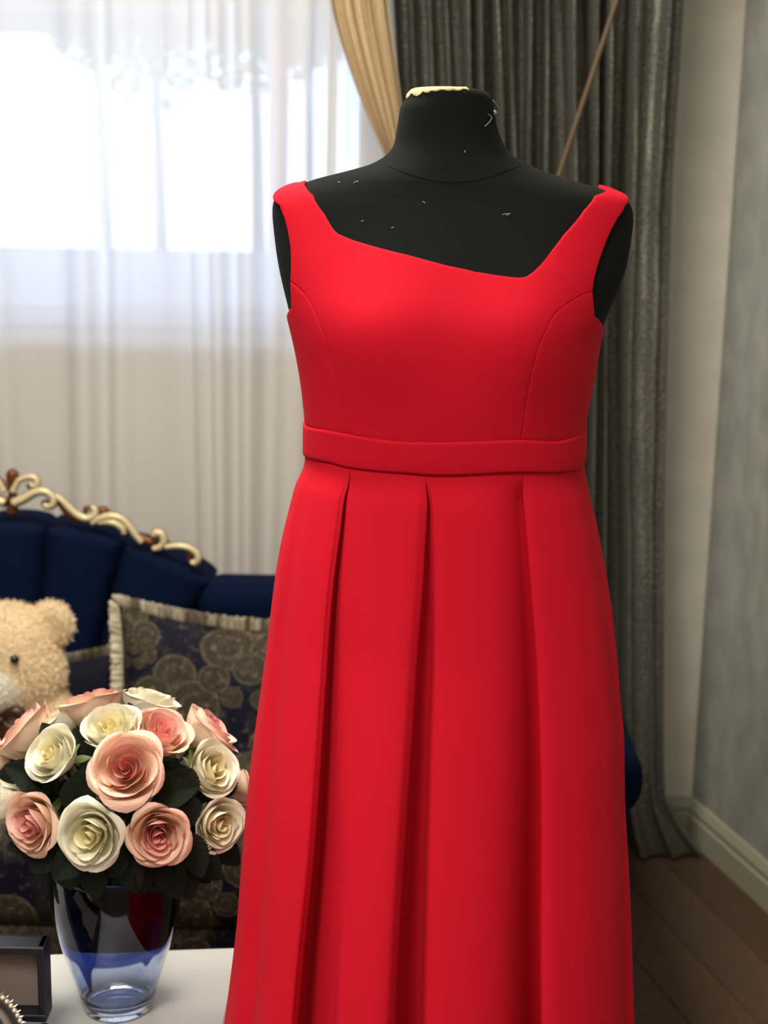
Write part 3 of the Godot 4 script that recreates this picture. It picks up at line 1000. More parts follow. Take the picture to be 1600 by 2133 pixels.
func prism(base: Array, y0: float, y1: float, r: float, from: Vector3) -> ArrayMesh:      # an upright slab over a four-cornered outline, its edges eased
	var v := PackedVector3Array()
	var idx := PackedInt32Array()
	var mid := Vector3.ZERO
	for p in base: mid += p / base.size()
	var n := base.size()
	for lv in [[y0, r], [y0 + r, 0.0], [y1 - r, 0.0], [y1, r]]:
		for p in base:
			var q: Vector3 = p + (mid - p).normalized() * lv[1] * 1.4
			v.append(Vector3(q.x, lv[0], q.z) - from)
	var w := PackedVector3Array()
	for k in 3:
		for j in n:
			var f := w.size()
			w.append_array([v[k * n + j], v[k * n + (j + 1) % n], v[k * n + n + j], v[k * n + n + (j + 1) % n]])
			idx.append_array([f, f + 2, f + 1, f + 1, f + 2, f + 3])
	for lv in [0, 3]:
		var f := w.size()
		for j in n: w.append(v[lv * n + j])
		for j in range(1, n - 1):
			if lv == 0: idx.append_array([f, f + j, f + j + 1])
			else: idx.append_array([f, f + j + 1, f + j])
	# face outwards whichever way the outline runs
	var a := (w[2] - w[0]).cross(w[1] - w[0])
	if a.dot((w[0] + from) * Vector3(1, 0, 1) - mid * Vector3(1, 0, 1)) > 0: pass
	else: idx.reverse()
	return mk(w, idx)

func jewel_box() -> void:
	var d := 1.555
	var tr := at(92, 1972, d)
	var w := 0.24
	var th := 0.03
	var h := tr.y - TOP - 0.002
	var t := thing("jewellery_box", "open navy jewellery box with a taupe lined lid on the white table", "jewellery box", Vector3(tr.x - w / 2, TOP, -d))
	var b := Basis(Vector3.UP, 0.02)
	var bw := 0.0095
	var ms := []
	ms.append(rbox(Vector3(w, bw, th), 0.002, b * Vector3(0, h - bw / 2, -th / 2)))
	ms.append(rbox(Vector3(w, bw, th), 0.002, b * Vector3(0, 0.045, -th / 2)))
	for s in [-1, 1]: ms.append(rbox(Vector3(bw, h - 0.04, th), 0.002, b * Vector3(s * (w - bw) / 2, (h + 0.04) / 2, -th / 2)))
	ms.append(rbox(Vector3(w, h - 0.04, 0.004), 0.001, b * Vector3(0, (h + 0.04) / 2, -th + 0.002)))
	obj("lid", join(ms), M.navy, t)
	obj("lid_lining", rbox(Vector3(w - 2 * bw - 0.001, h - 0.06, 0.006), 0.002, b * Vector3(0, (h + 0.04) / 2, -th + 0.008)), M.lining, t)
	var dp := 0.17
	ms = [rbox(Vector3(w, 0.006, dp), 0.002, b * Vector3(0, 0.003, dp / 2))]
	for s in [0, 1]: ms.append(rbox(Vector3(w, 0.04, 0.008), 0.002, b * Vector3(0, 0.02, 0.004 + s * (dp - 0.008))))
	for s in [-1, 1]: ms.append(rbox(Vector3(0.008, 0.04, dp), 0.002, b * Vector3(s * (w / 2 - 0.004), 0.02, dp / 2)))
	obj("tray", join(ms), M.navy, t)
	obj("tray_lining", rbox(Vector3(w - 0.018, 0.012, dp - 0.018), 0.004, b * Vector3(0, 0.0125, dp / 2)), M.lining, t)
	# the round silver dish with a beaded rim that leans against the lid
	var rad := 0.062
	var c := at(-62, 2168, 1.525)
	var dish := thing("silver_dish", "round silver dish with a pearl beaded rim leaning in the jewellery box", "dish", c)
	dish.transform = Transform3D(Basis(Vector3.RIGHT, PI / 2 - 0.25), c)
	obj("plate", lathe([Vector2(0, 0), Vector2(0.040, 0.0), Vector2(0.046, 0.003), Vector2(rad, 0.006), Vector2(rad + 0.001, 0.0045), Vector2(0.046, 0.001), Vector2(0.040, -0.002), Vector2(0, -0.002)], 72, true), M.silver, dish)
	var bead := lathe([Vector2(0, -0.003), Vector2(0.0021, -0.0021), Vector2(0.003, 0), Vector2(0.0021, 0.0021), Vector2(0, 0.003)], 10)
	for k in 60:
		obj("bead", bead, M.pearl, dish).position = Vector3(cos(TAU * k / 60) * (rad + 0.001), 0.006, sin(TAU * k / 60) * (rad + 0.001))
	var spike := lathe([Vector2(0.0025, 0), Vector2(0.0018, 0.003), Vector2(0, 0.0065)], 8)
	for k in 60:
		var a := TAU * (k + 0.5) / 60
		var o := obj("scallop", spike, M.silver, dish)
		o.transform = Transform3D(Basis(Vector3.UP, -a) * Basis(Vector3.FORWARD, PI / 2), Vector3(cos(a) * (rad + 0.001), 0.005, sin(a) * (rad + 0.001)))

var vase_at := Vector3.ZERO

func vase() -> void:
	var d := 1.662
	vase_at = at(246, 2092, d)
	vase_at.y = TOP + 0.001
	var k := 0.000605                            # metres to a pixel here
	var hgt := at(252, 1785, d).y - TOP
	var out := []
	for p in [Vector2(0.0, 70), Vector2(0.10, 78), Vector2(0.22, 90), Vector2(0.36, 104), Vector2(0.52, 118), Vector2(0.70, 129), Vector2(0.86, 134), Vector2(1.0, 136)]: out.append(p)
	var prof := PackedVector2Array([Vector2(0.0005, 0.002), Vector2(0.5 * 70 * k, 0.002), Vector2(70 * k - 0.004, 0.0), Vector2(70 * k - 0.001, 0.001)])
	for i in 25:
		var y := i / 24.0
		prof.append(Vector2(curve(out, y) * k, 0.003 + (hgt - 0.003) * y))
	prof.append(Vector2(136 * k - 0.0018, hgt + 0.0012))
	for i in range(24, -1, -1):
		var y := i / 24.0
		if y * hgt < 0.013: continue
		prof.append(Vector2(curve(out, y) * k - 0.0036, 0.003 + (hgt - 0.003) * y))
	prof.append(Vector2(58 * k, 0.0115))
	prof.append(Vector2(40 * k, 0.0098))
	prof.append(Vector2(0.0005, 0.0095))
	var t := thing("vase", "tapered blue glass vase holding the roses on the white table", "vase", vase_at)
	var arr := lathe(prof, 96).surface_get_arrays(0)
	var vv: PackedVector3Array = arr[Mesh.ARRAY_VERTEX]
	var uu: PackedVector2Array = arr[Mesh.ARRAY_TEX_UV]
	for i in vv.size(): uu[i] = Vector2(uu[i].x, clampf(vv[i].y / hgt, 0.0, 0.995))     # the dye follows the height of the glass
	obj("glass", mk(vv, arr[Mesh.ARRAY_INDEX], uu), M.glass, t)

# ---------------------------------------------------------------- roses
func petal(rm: float, h: float, wide: float, flare: float, curl: float, spin: float, point: float, inner: Color, outer: Color, rim: Color, sd: float) -> ArrayMesh:
	var rows := []
	var cols := []
	for i in 11:
		var t := i / 10.0
		var row := PackedVector3Array()
		var crow := PackedColorArray()
		for j in 13:
			var s := j / 6.0 - 1.0
			var tt := t * (1.0 - 0.36 * pow(absf(s), 2.6) + point * exp(-s * s * 30.0) * t)       # the rim is round, with a little point
			var r := rm * pow(sin(minf(tt * 1.12, 1.0) * PI * 0.5), 0.6)
			var over := maxf(0.0, tt - 0.66) / 0.34
			r += flare * over * over * (0.75 + 0.25 * cos(s * 2.0 + sd))
			var y := h * tt - curl * over * over * over
			var w := wide * (0.35 + 0.65 * sin(minf(t * 1.15, 1.0) * PI * 0.5))
			r += spin * s + 0.0016 * sin(s * 4.0 + sd * 3.0 + t * 4.0) * t + 0.0022 * over * s * s
			y += 0.0022 * sin(s * 3.0 + sd) * t
			row.append(Vector3(maxf(r, 0.0004) * cos(s * w), y, maxf(r, 0.0004) * sin(s * w)))
			var c := inner.lerp(outer, smoothstep(0.1, 0.7, t)).lerp(rim, smoothstep(0.78, 1.0, t) * 0.85)
			crow.append(c)
		rows.append(row)
		cols.append(crow)
	return sheet(rows, false, false, Vector2.ONE, cols)

func lin(r: float, g: float, b: float) -> Color: return Color(r, g, b).srgb_to_linear()

func make_rose(pink: bool, open: float) -> Node3D:
	var o := Node3D.new()
	var layers := [   # count, radius, height, half-width, flare, curl, spin
		[3, 0.0060, 0.0455, 2.2, 0.001, 0.000, 0.0016], [3, 0.0125, 0.0470, 1.6, 0.002, 0.002, 0.0020], [4, 0.0205, 0.0480, 1.30, 0.003, 0.003, 0.0022],
		[4, 0.0295, 0.0475, 1.25, 0.005 * open, 0.006 * open, 0.0022], [5, 0.0365, 0.0440, 1.08, 0.011 * open, 0.013 * open, 0.0018]]
	var a := 0.0
	for k in layers.size():
		var l: Array = layers[k]
		var q := k / 4.0
		var inner: Color
		var outer: Color
		var rim: Color
		if pink:
			inner = lin(0.96, 0.82, 0.66)
			outer = lin(0.94, 0.66, 0.62).lerp(lin(0.98, 0.87, 0.77), smoothstep(0.15, 0.8, q))
			rim = lin(0.93, 0.60, 0.63).lerp(lin(0.95, 0.76, 0.73), q)
		else:
			inner = lin(0.96, 0.94, 0.78)
			outer = lin(0.98, 0.94, 0.72).lerp(lin(0.965, 0.955, 0.88), smoothstep(0.1, 0.7, q))
			rim = lin(0.98, 0.96, 0.85).lerp(lin(0.97, 0.965, 0.92), q)
		for i in l[0]:
			a += TAU / l[0]
			var p := MeshInstance3D.new()
			p.name = "petal"
			p.mesh = petal(l[1], l[2] * rng.randf_range(0.96, 1.03), l[3], l[4] * rng.randf_range(0.8, 1.2), l[5], l[6], 0.01 + 0.03 * q * rng.randf(), inner, outer, rim, rng.randf() * TAU)
			p.material_override = M.petal
			p.rotation.y = a + rng.randfn() * 0.08
			o.add_child(p, true)
		a += 0.7
	for i in 5:
		var rows := []
		for j in 6:
			var t := j / 5.0
			var w := 0.006 * sin(PI * minf(t * 0.9 + 0.12, 1.0))
			var r := 0.004 + 0.028 * t
			var y := -0.003 + 0.004 * t - 0.014 * t * t
			rows.append(PackedVector3Array([Vector3(r, y, -w), Vector3(r, y + 0.0012, 0), Vector3(r, y, w)]))
		var sp := MeshInstance3D.new()
		sp.name = "sepal"
		sp.mesh = sheet(rows)
		sp.material_override = M.green
		sp.rotation.y = TAU * i / 5.0 + 0.2
		o.add_child(sp, true)
	var hip := MeshInstance3D.new()
	hip.name = "calyx"
	hip.mesh = lathe([Vector2(0.0018, -0.012), Vector2(0.005, -0.008), Vector2(0.0065, -0.003), Vector2(0.006, 0.002)], 14)
	hip.material_override = M.green
	o.add_child(hip, true)
	return o

func leaf_mesh(l: float, w: float, droop: float) -> ArrayMesh:      # points along +x, its upper side +y; toothed edge, folded along the midrib
	var rows := []
	for i in 29:
		var t := i / 28.0
		var half := w * 0.5 * pow(sin(PI * pow(t, 0.8)), 0.75)
		var tooth := 1.0 + (0.09 if i % 2 else -0.03)
		var row := PackedVector3Array()
		for j in 9:
			var s := j / 4.0 - 1.0
			var z := half * s * (tooth if absf(s) > 0.9 else 1.0)
			row.append(Vector3(l * t, -droop * t * t * l + absf(z) * 0.35 - 0.03 * w * absf(sin(t * 22.0 - absf(s) * 3.0)) * absf(s), z))
		rows.append(row)
	return sheet(rows)

func bouquet() -> void:
	vase()
	var protos := {}
	for p in [true, false]:
		for o in [1.0, 0.62]: protos[[p, o]] = make_rose(p, o)
	var mid := at(255, 1695, 1.662)
	var R := 0.136
	var deep := (mid - EYE).dot(-cam_basis.z)
	var neck := vase_at + Vector3(0, at(252, 1800, 1.662).y - TOP, 0)
	# px, py, radius in pixels, pink, openness, depth sign, tilt towards the viewer, label
	var list := [
		[264, 1600, 78, true, 1.0, 1, 0.10, "largest pink rose, in the middle of the bouquet"],
		[107, 1570, 66, false, 0.62, 1, 0.4, "cream rose low left of the top, before the peach rose by the bear"],
		[232, 1514, 66, false, 0.62, 1, 0.10, "cream rose just above the largest pink rose"],
		[197, 1478, 76, true, 0.62, -1, 0.0, "pink rose at the very top left, seen from its side"],
		[310, 1474, 68, false, 0.62, -1, 0.0, "cream rose at the very top, seen from its side"],
		[338, 1523, 68, true, 0.62, 1, -0.05, "pink rose below the topmost cream rose, tilted up"],
		[430, 1530, 72, true, 0.62, -1, 0.0, "pink rose at the upper right, turned away before the cushion"],
		[446, 1603, 65, false, 0.62, 1, 0.4, "cream rose at the right, above the other cream rose by the skirt"],
		[500, 1644, 46, true, 1.0, -2, 0.0, "small pink rose half hidden against the red skirt"],
		[458, 1719, 62, false, 0.62, 1, 0.6, "cream rose at the lower right, next to the red skirt"],
		[330, 1741, 66, true, 1.0, 1, 0.45, "pink rose at the bottom, over the right of the vase rim"],
		[186, 1741, 72, false, 1.0, 1, 0.45, "cream rose at the bottom, over the left of the vase rim"],
		[64, 1716, 70, true, 1.0, 1, 0.9, "pink rose at the lower left of the bouquet"],
		[66, 1530, 82, true, 0.62, -1, 0.15, "peach pink rose at the upper left, in front of the bear"],
		[135, 1505, 54, false, 0.62, -1, 0.0, "cream rose half hidden between the two upper left pink roses"],
		[-2, 1665, 60, false, 1.0, 1, 0.0, "cream rose cut off at the left edge"],
		[2, 1578, 44, true, 1.0, -1, 0.1, "pink rose cut off at the left edge, behind a cream rose"],
	]
	var roses := []
	for q in list:
		var n := numbered("rose")
		var o: Node3D = protos[[q[3], q[4]]].duplicate()
		o.name = n
		add_child(o)
		tag(o, q[7], "rose", "silk roses in the blue vase")
		var f := Vector3((q[0] - 255.0) / 226.0, -(q[1] - 1695.0) / 226.0, 0)
		var rr := minf(f.length(), 0.985)
		f = f.normalized() * rr
		f.z = sqrt(1.0 - rr * rr) * (1.0 if q[5] > 0 else -0.35) - (0.3 if q[5] == -2 else 0.0)
		var pos := out_at(q[0], q[1], deep - f.z * R)
		var face: Vector3 = (cam_basis * (f + Vector3(0, 0, q[6])).normalized()).normalized()
		var b := Basis(Quaternion(Vector3.UP, face)) * Basis(Vector3.UP, rng.randf() * TAU)
		var sc: float = q[2] * 0.00058 / 0.0440
		o.transform = Transform3D(b.scaled(Vector3.ONE * sc), pos - face * (0.034 if q[5] > 0 else 0.024) * sc)
		roses.append(o)
		# its stem: out of the calyx, down into the neck of the vase and on to the bottom of the bunch
		var inv := o.transform.affine_inverse()
		var base := o.position - face * 0.011 * sc
		var a := rng.randf() * TAU
		var e := neck + Vector3(cos(a) * 0.014, -0.005, sin(a) * 0.014)
		var g := vase_at + Vector3(-0.028 + cos(a) * 0.006, 0.075 + rng.randf() * 0.03, sin(a) * 0.006)
		var path := smooth_path([inv * base, inv * (base - face * 0.03 + Vector3(0, -0.005, 0)), inv * base.lerp(e, 0.6), inv * e, inv * e.lerp(g, 0.6), inv * g])
		obj("stem", tube(path, [0.0022 / sc], 7), M.green, o)
	# leaves: each is a part of the nearest rose
	var shapes := [leaf_mesh(0.052, 0.036, 0.25), leaf_mesh(0.046, 0.036, 0.5), leaf_mesh(0.04, 0.026, 0.3)]
	var spots := [   # px, py of the leaf's root, direction of its tip in the picture, depth towards the viewer, shape
		[285, 1640, Vector2(-0.5, 1), 0.098, 1], [318, 1660, Vector2(1, -0.25), 0.09, 0], [185, 1668, Vector2(-1, 0.2), 0.075, 0], [180, 1765, Vector2(-0.9, 0.8), 0.085, 0],
		[262, 1765, Vector2(-0.6, 0.6), 0.10, 1], [270, 1775, Vector2(0.0, 1), 0.095, 1], [395, 1765, Vector2(0.7, 0.7), 0.06, 0], [398, 1735, Vector2(0.2, 1), 0.08, 0],
		[100, 1625, Vector2(-1, -0.4), 0.05, 0], [200, 1600, Vector2(-0.6, 1), 0.08, 0], [345, 1570, Vector2(1, 0.2), 0.08, 0], [240, 1690, Vector2(0.5, 1), 0.095, 1],
		[150, 1620, Vector2(0.2, 1), 0.085, 0], [390, 1655, Vector2(0.2, 1), 0.085, 2], [60, 1600, Vector2(-1, 0.3), 0.05, 2], [300, 1800, Vector2(0.7, 0.6), 0.07, 1], [130, 1640, Vector2(-1, 1), 0.055, 0], [150, 1790, Vector2(-0.4, 1), 0.075, 1], [205, 1795, Vector2(-0.3, 1), 0.085, 1], [292, 1795, Vector2(0.2, 1), 0.09, 2], [345, 1790, Vector2(0.35, 1), 0.08, 1], [400, 1770, Vector2(0.6, 0.9), 0.05, 1], [125, 1760, Vector2(-0.9, 0.7), 0.06, 0], [400, 1600, Vector2(-0.5, 1), 0.08, 0]]
	for k in 60:
		var an := rng.randf() * TAU
		var rr := 40.0 + 150.0 * sqrt(rng.randf())
		spots.append([255 + rr * cos(an), 1690 + rr * 0.8 * sin(an), Vector2(cos(an + rng.randfn() * 0.8), sin(an + rng.randfn() * 0.8)), rng.randf_range(-0.02, 0.065), rng.randi() % 3])
	for s in spots:
		var p := out_at(s[0], s[1], deep - s[3])
		var tip: Vector3 = cam_basis * Vector3(s[2].x, -s[2].y, rng.randf_range(-0.1, 0.35)).normalized()
		var nrm: Vector3 = cam_basis * Vector3(rng.randfn() * 0.3, 0.35 + rng.randfn() * 0.2, 1)
		nrm = (nrm - tip * nrm.dot(tip)).normalized()
		var near: Node3D = roses[0]
		for r in roses:
			if r.position.distance_to(p) < near.position.distance_to(p): near = r
		var l: float = [0.052, 0.046, 0.04][s[4]]
		var clear := false
		for go in 5:                         # sink a leaf that would cut through a flower head
			clear = true
			for r in roses:
				var c: Vector3 = r.transform * Vector3(0, 0.024, 0)
				for w in [0.0, 0.5, 1.0]:
					if c.distance_to(p + tip * l * w) < 0.034 * r.scale.x: clear = false
			if clear: break
			p -= cam_basis.z * 0.013
		if not clear: continue
		var lf := obj("leaf", shapes[s[4]], M.leaf, near)
		lf.transform = near.transform.affine_inverse() * Transform3D(Basis(tip, nrm, tip.cross(nrm)), p)
	for k in protos: protos[k].free()

# ---------------------------------------------------------------- the dress form
var by := PackedFloat32Array()     # dense table of the body's horizontal sections, from the neck down: height, centre, half width, front, back, running length
var bt := []

func body_table() -> void:
	# picture row, left and right outline there; depth in front of and behind the axis
	var rows := [[186, 880, 992, 0.040, 0.038], [190, 861, 1010, 0.046, 0.044], [196, 851, 1018, 0.049, 0.047], [206, 846, 1024, 0.050, 0.049], [227, 834, 1029, 0.051, 0.051], [255, 829, 1033, 0.052, 0.053], [280, 825, 1041, 0.053, 0.055],
		[304, 820, 1053, 0.055, 0.058], [322, 808, 1068, 0.057, 0.061], [336, 790, 1092, 0.059, 0.065], [348, 765, 1120, 0.061, 0.068], [362, 718, 1162, 0.063, 0.072], [376, 666, 1212, 0.0655, 0.075],
		[386, 637, 1247, 0.067, 0.077], [396, 609, 1277, 0.0685, 0.080], [405, 590, 1297, 0.070, 0.083], [414, 579, 1308, 0.0715, 0.085], [426, 571, 1315, 0.074, 0.087], [444, 568, 1318, 0.0778, 0.090], [480, 570, 1315, 0.086, 0.095],
		[560, 581, 1299, 0.105, 0.100], [640, 600, 1265, 0.123, 0.099], [694, 614, 1243, 0.128, 0.096], [754, 627, 1232, 0.126, 0.092], [819, 637, 1220, 0.121, 0.087], [884, 643, 1209, 0.115, 0.083], [950, 643, 1208, 0.110, 0.083],
		[1000, 650, 1202, 0.092, 0.080], [1060, 655, 1196, 0.080, 0.08], [1150, 650, 1200, 0.070, 0.09], [1260, 650, 1200, 0.066, 0.10], [1360, 655, 1195, 0.06, 0.09], [1420, 680, 1175, 0.05, 0.07], [1430, 780, 1080, 0.03, 0.03]]
	var raw := []
	for r in rows:
		var l := at(r[1], r[0], MID)
		var q := at(r[2], r[0], MID)
		raw.append([(l.y + q.y) / 2, (l.x + q.x) / 2, (q.x - l.x) / 2, r[3], r[4]])
	var s := 0.0
	for i in raw.size() - 1:
		for k in 10:
			var e := []
			for c in 5: e.append(cubic_interpolate(raw[i][c], raw[i + 1][c], raw[maxi(i - 1, 0)][c], raw[mini(i + 2, raw.size() - 1)][c], k / 10.0))
			if bt.size():
				if e[0] >= bt[-1][0]: e[0] = bt[-1][0] - 1e-5
				s += Vector2(e[0] - bt[-1][0], e[2] - bt[-1][2]).length()
			e.append(s)
			bt.append(e)
			by.append(-e[0])

func body_row(y: float) -> Array:
	var i := clampi(by.bsearch(-y) - 1, 0, bt.size() - 2)
	var a: Array = bt[i]
	var b: Array = bt[i + 1]
	var t := clampf((a[0] - y) / (a[0] - b[0]), 0, 1)
	return [y, lerpf(a[1], b[1], t), lerpf(a[2], b[2], t), lerpf(a[3], b[3], t), lerpf(a[4], b[4], t), lerpf(a[5], b[5], t)]

func y_of(s: float) -> float:
	var lo := 0
	var hi := bt.size() - 1
	while hi - lo > 1:
		var m := (lo + hi) / 2
		if bt[m][5] < s: lo = m
		else: hi = m
	return lerpf(bt[lo][0], bt[hi][0], clampf((s - bt[lo][5]) / maxf(bt[hi][5] - bt[lo][5], 1e-9), 0, 1))

func section(r: Array, phi: float) -> Vector3:
	var c := cos(phi)
	var s := sin(phi)
	var e := 2.0 / 2.35
	var x: float = r[2] * signf(c) * pow(absf(c), e)
	var z: float = (r[3] if s > 0 else r[4]) * signf(s) * pow(absf(s), e)
	if s > 0:       # the bust
		var k := exp(-pow((r[0] - 1.272) / 0.055, 2.0))
		z += s * k * (0.011 * exp(-pow((absf(x) - 0.082) / 0.045, 2.0)) - 0.002 * exp(-pow(x / 0.04, 2.0)))
	return Vector3(r[1] + x, r[0], -MID + z)

func body_at(phi: float, y: float, off: float) -> Vector3:
	var p := section(body_row(y), phi)
	if off == 0.0: return p
	var dp := section(body_row(y), phi + 0.01) - section(body_row(y), phi - 0.01)
	var dy := section(body_row(y + 0.002), phi) - section(body_row(y - 0.002), phi)
	var n := dy.cross(dp)
	if n.length_squared() < 1e-16: return p
	return p + n.normalized() * -off * signf(n.dot(Vector3(-cos(phi), 0, -sin(phi))) + 1e-9)

func on_body(px: float, py: float) -> Vector2:      # (angle, height) of the body under a pixel
	var d := MID - 0.06
	var phi := 0.0
	var y := 0.0
	for k in 14:
		var p := at(px, py, d)
		y = p.y
		var r := body_row(y)
		var c := clampf((p.x - r[1]) / (r[2] + 0.004), -1, 1)
		phi = acos(signf(c) * pow(absf(c), 2.35 / 2.0))
		d = lerpf(d, -section(r, phi).z - 0.003, 0.7)
	return Vector2(phi, y)

const WIDE := 0.15
func dom(phi: float, y: float) -> Vector2: return Vector2(phi * WIDE, body_row(y)[5])
func dpx(px: float, py: float) -> Vector2:
	var q := on_body(px, py)
	return dom(q.x, q.y)

# a piece of cloth on the body, cut along poly (in angle and running length); its edges roll down to the body so that seams show as grooves
func panel(poly: PackedVector2Array, thick: float, low: float, grid := 0.0055) -> ArrayMesh:
	var pts := PackedVector2Array()
	var off := PackedFloat32Array()
	var edge := PackedVector2Array()
	for i in poly.size():
		var a := poly[i]
		var b := poly[(i + 1) % poly.size()]
		var n := maxi(1, int(a.distance_to(b) / 0.003))
		for k in n: edge.append(a.lerp(b, float(k) / n))
	for p in edge:
		pts.append(p)
		off.append(low)
	var cut := edge
	for ring in [[0.0006, 0.6], [0.0015, 0.9], [0.004, 1.0]]:
		for q in Geometry2D.offset_polygon(edge, -ring[0]):
			if q.size() < 8: continue
			for p in q:
				pts.append(p)
				off.append(lerpf(low, thick, ring[1]))
	for q in Geometry2D.offset_polygon(edge, -0.0065):
		var box := Rect2(q[0], Vector2.ZERO)
		for p in q: box = box.expand(p)
		var y := box.position.y
		while y < box.end.y:
			var x := box.position.x
			while x < box.end.x:
				var p := Vector2(x + rng.randf_range(-0.0008, 0.0008), y + rng.randf_range(-0.0008, 0.0008))
				if Geometry2D.is_point_in_polygon(p, q):
					pts.append(p)
					off.append(thick)
				x += grid
			y += grid
	var turned := Geometry2D.is_polygon_clockwise(edge)
	var tri := Geometry2D.triangulate_delaunay(pts)
	var v := PackedVector3Array()
	for i in pts.size(): v.append(body_at(pts[i].x / WIDE, y_of(pts[i].y), off[i]))
	var idx := PackedInt32Array()
	for i in range(0, tri.size(), 3):
		var a := tri[i]
		var b := tri[i + 1]
		var c := tri[i + 2]
		if not Geometry2D.is_point_in_polygon((pts[a] + pts[b] + pts[c]) / 3.0, cut): continue
		var m := (pts[a].x + pts[b].x + pts[c].x) / 3.0 / WIDE
		var f := (v[c] - v[a]).cross(v[b] - v[a])
		if f.length_squared() < 1e-22: continue
		if f.dot(Vector3(cos(m), 0.25, sin(m))) > 0: idx.append_array([a, b, c])
		else: idx.append_array([a, c, b])
	var f0 := v.size()
	for i in edge.size():              # the cut edge has the thickness of the cloth
		v.append(v[i])
		v.append(body_at(pts[i].x / WIDE, y_of(pts[i].y), 0.0003))
	for i in edge.size():
		var a := f0 + 2 * i
		var b := f0 + 2 * ((i + 1) % edge.size())
		if turned: idx.append_array([a, a + 1, b, b, a + 1, b + 1])
		else: idx.append_array([a, b, a + 1, b, b + 1, a + 1])
	return mk(v, idx)

func dress_form() -> void:
	body_table()
	var foot := Vector3(bt[-1][1], 0, -MID)
	var t := thing("dress_form", "black jersey covered dress form with a torn neck top", "dress form", foot)
	var rows := [ring_to(Vector3(bt[0][1], bt[0][0] + 0.003, -MID) - foot, 128)]
	var seam := at(940, 379, MID - 0.07).y
	for i in range(0, bt.size(), 2):
		var row := PackedVector3Array()
		for j in 128:
			var phi := TAU * j / 128
			var p := section(bt[i], phi)
			row.append(p - foot)
		rows.append(row)
	rows.append(ring_to(section(bt[-1], 0.0) * Vector3(0, 1, 0) + Vector3(bt[-1][1], 0, -MID) - foot, 128))
	obj("torso", sheet(rows, true, true), M.black, t)
	# the collar seam: a thin welt round the base of the neck
	var path := PackedVector3Array()
	for k in 33:
		var u := k / 32.0
		var q := on_body(lerpf(800, 1090, u), 345.0 + 34.0 * sin(PI * u))
		path.append(body_at(q.x, q.y, 0.0) - foot)
	obj("collar_seam", tube(path, [0.0006], 6), M.black, t)
	# bare foam where the cover is torn at the top of the neck
	var poly := PackedVector2Array()
	var tops := [849, 868, 895, 919, 945, 972]
	for k in 25:
		var u := k / 24.0
		poly.append(dom(lerpf(2.95, 1.15, u), bt[3][0]))
	for k in 25:
		var u := 1.0 - k / 24.0
		var py := 200.0 - 13.0 * sin(PI * minf(u * 1.1, 1.0) * 0.55) + rng.randf_range(-4.5, 4.5)
		poly.append(dom(lerpf(2.95, 1.15, u), at(lerpf(850, 970, u), py + 5.0, MID - 0.03).y))
	var fm := panel(poly, 0.0016, 0.0008, 0.003)
	var fo := obj("bare_foam", fm, M.foam, t)
	fo.position = -foot
	fo.set_meta("label", "torn cream foam patch")
	# pins, threads and lint caught on the cloth
	for q in [[[1020, 238], [1028, 245], [1022, 256], [1013, 264]]]:
		var th := PackedVector3Array()
		for p in q:
			var w := on_body(p[0], p[1])
			th.append(body_at(w.x, w.y, 0.0022) - foot)
		obj("thread", tube(smooth_path(th), [0.00035], 5), M.lint, t)
	var pin := at(1026, 208, MID - 0.03) - foot
	var pin2 := at(1042, 229, MID - 0.03) - foot
	obj("pin", tube([pin, pin.lerp(pin2, 0.6), pin2], [0.0012, 0.0012, 0.0005], 6), M.steel, t)
	obj("lint", tube([at(1029, 230, MID - 0.035) - foot, at(1033, 234, MID - 0.035) - foot, at(1031, 240, MID - 0.03) - foot], [0.0008, 0.0016, 0.0008], 7), M.lint, t)
	for q in [[731, 382, 741, 378], [748, 462, 753, 460], [812, 476, 818, 474], [1048, 448, 1062, 446], [1058, 450, 1066, 445], [968, 318, 972, 314], [697, 305 + 75, 702, 381], [880, 420, 884, 424]]:
		var a := on_body(q[0], q[1])
		var b := on_body(q[2], q[3])
		obj("lint", tube([body_at(a.x, a.y, 0.0006) - foot, body_at((a.x + b.x) / 2, (a.y + b.y) / 2, 0.0014) - foot, body_at(b.x, b.y, 0.0006) - foot], [0.0003], 5), M.lint, t)
	obj("pole", tube([Vector3(0, 0.03, 0), Vector3(0, 0.4, 0), Vector3(0, bt[-1][0] + 0.02, 0)], [0.014], 16), M.dark_metal, t)
	obj("base", lathe([Vector2(0, 0), Vector2(0.15, 0), Vector2(0.152, 0.006), Vector2(0.14, 0.014), Vector2(0.02, 0.035), Vector2(0, 0.035)], 40), M.dark_metal, t)

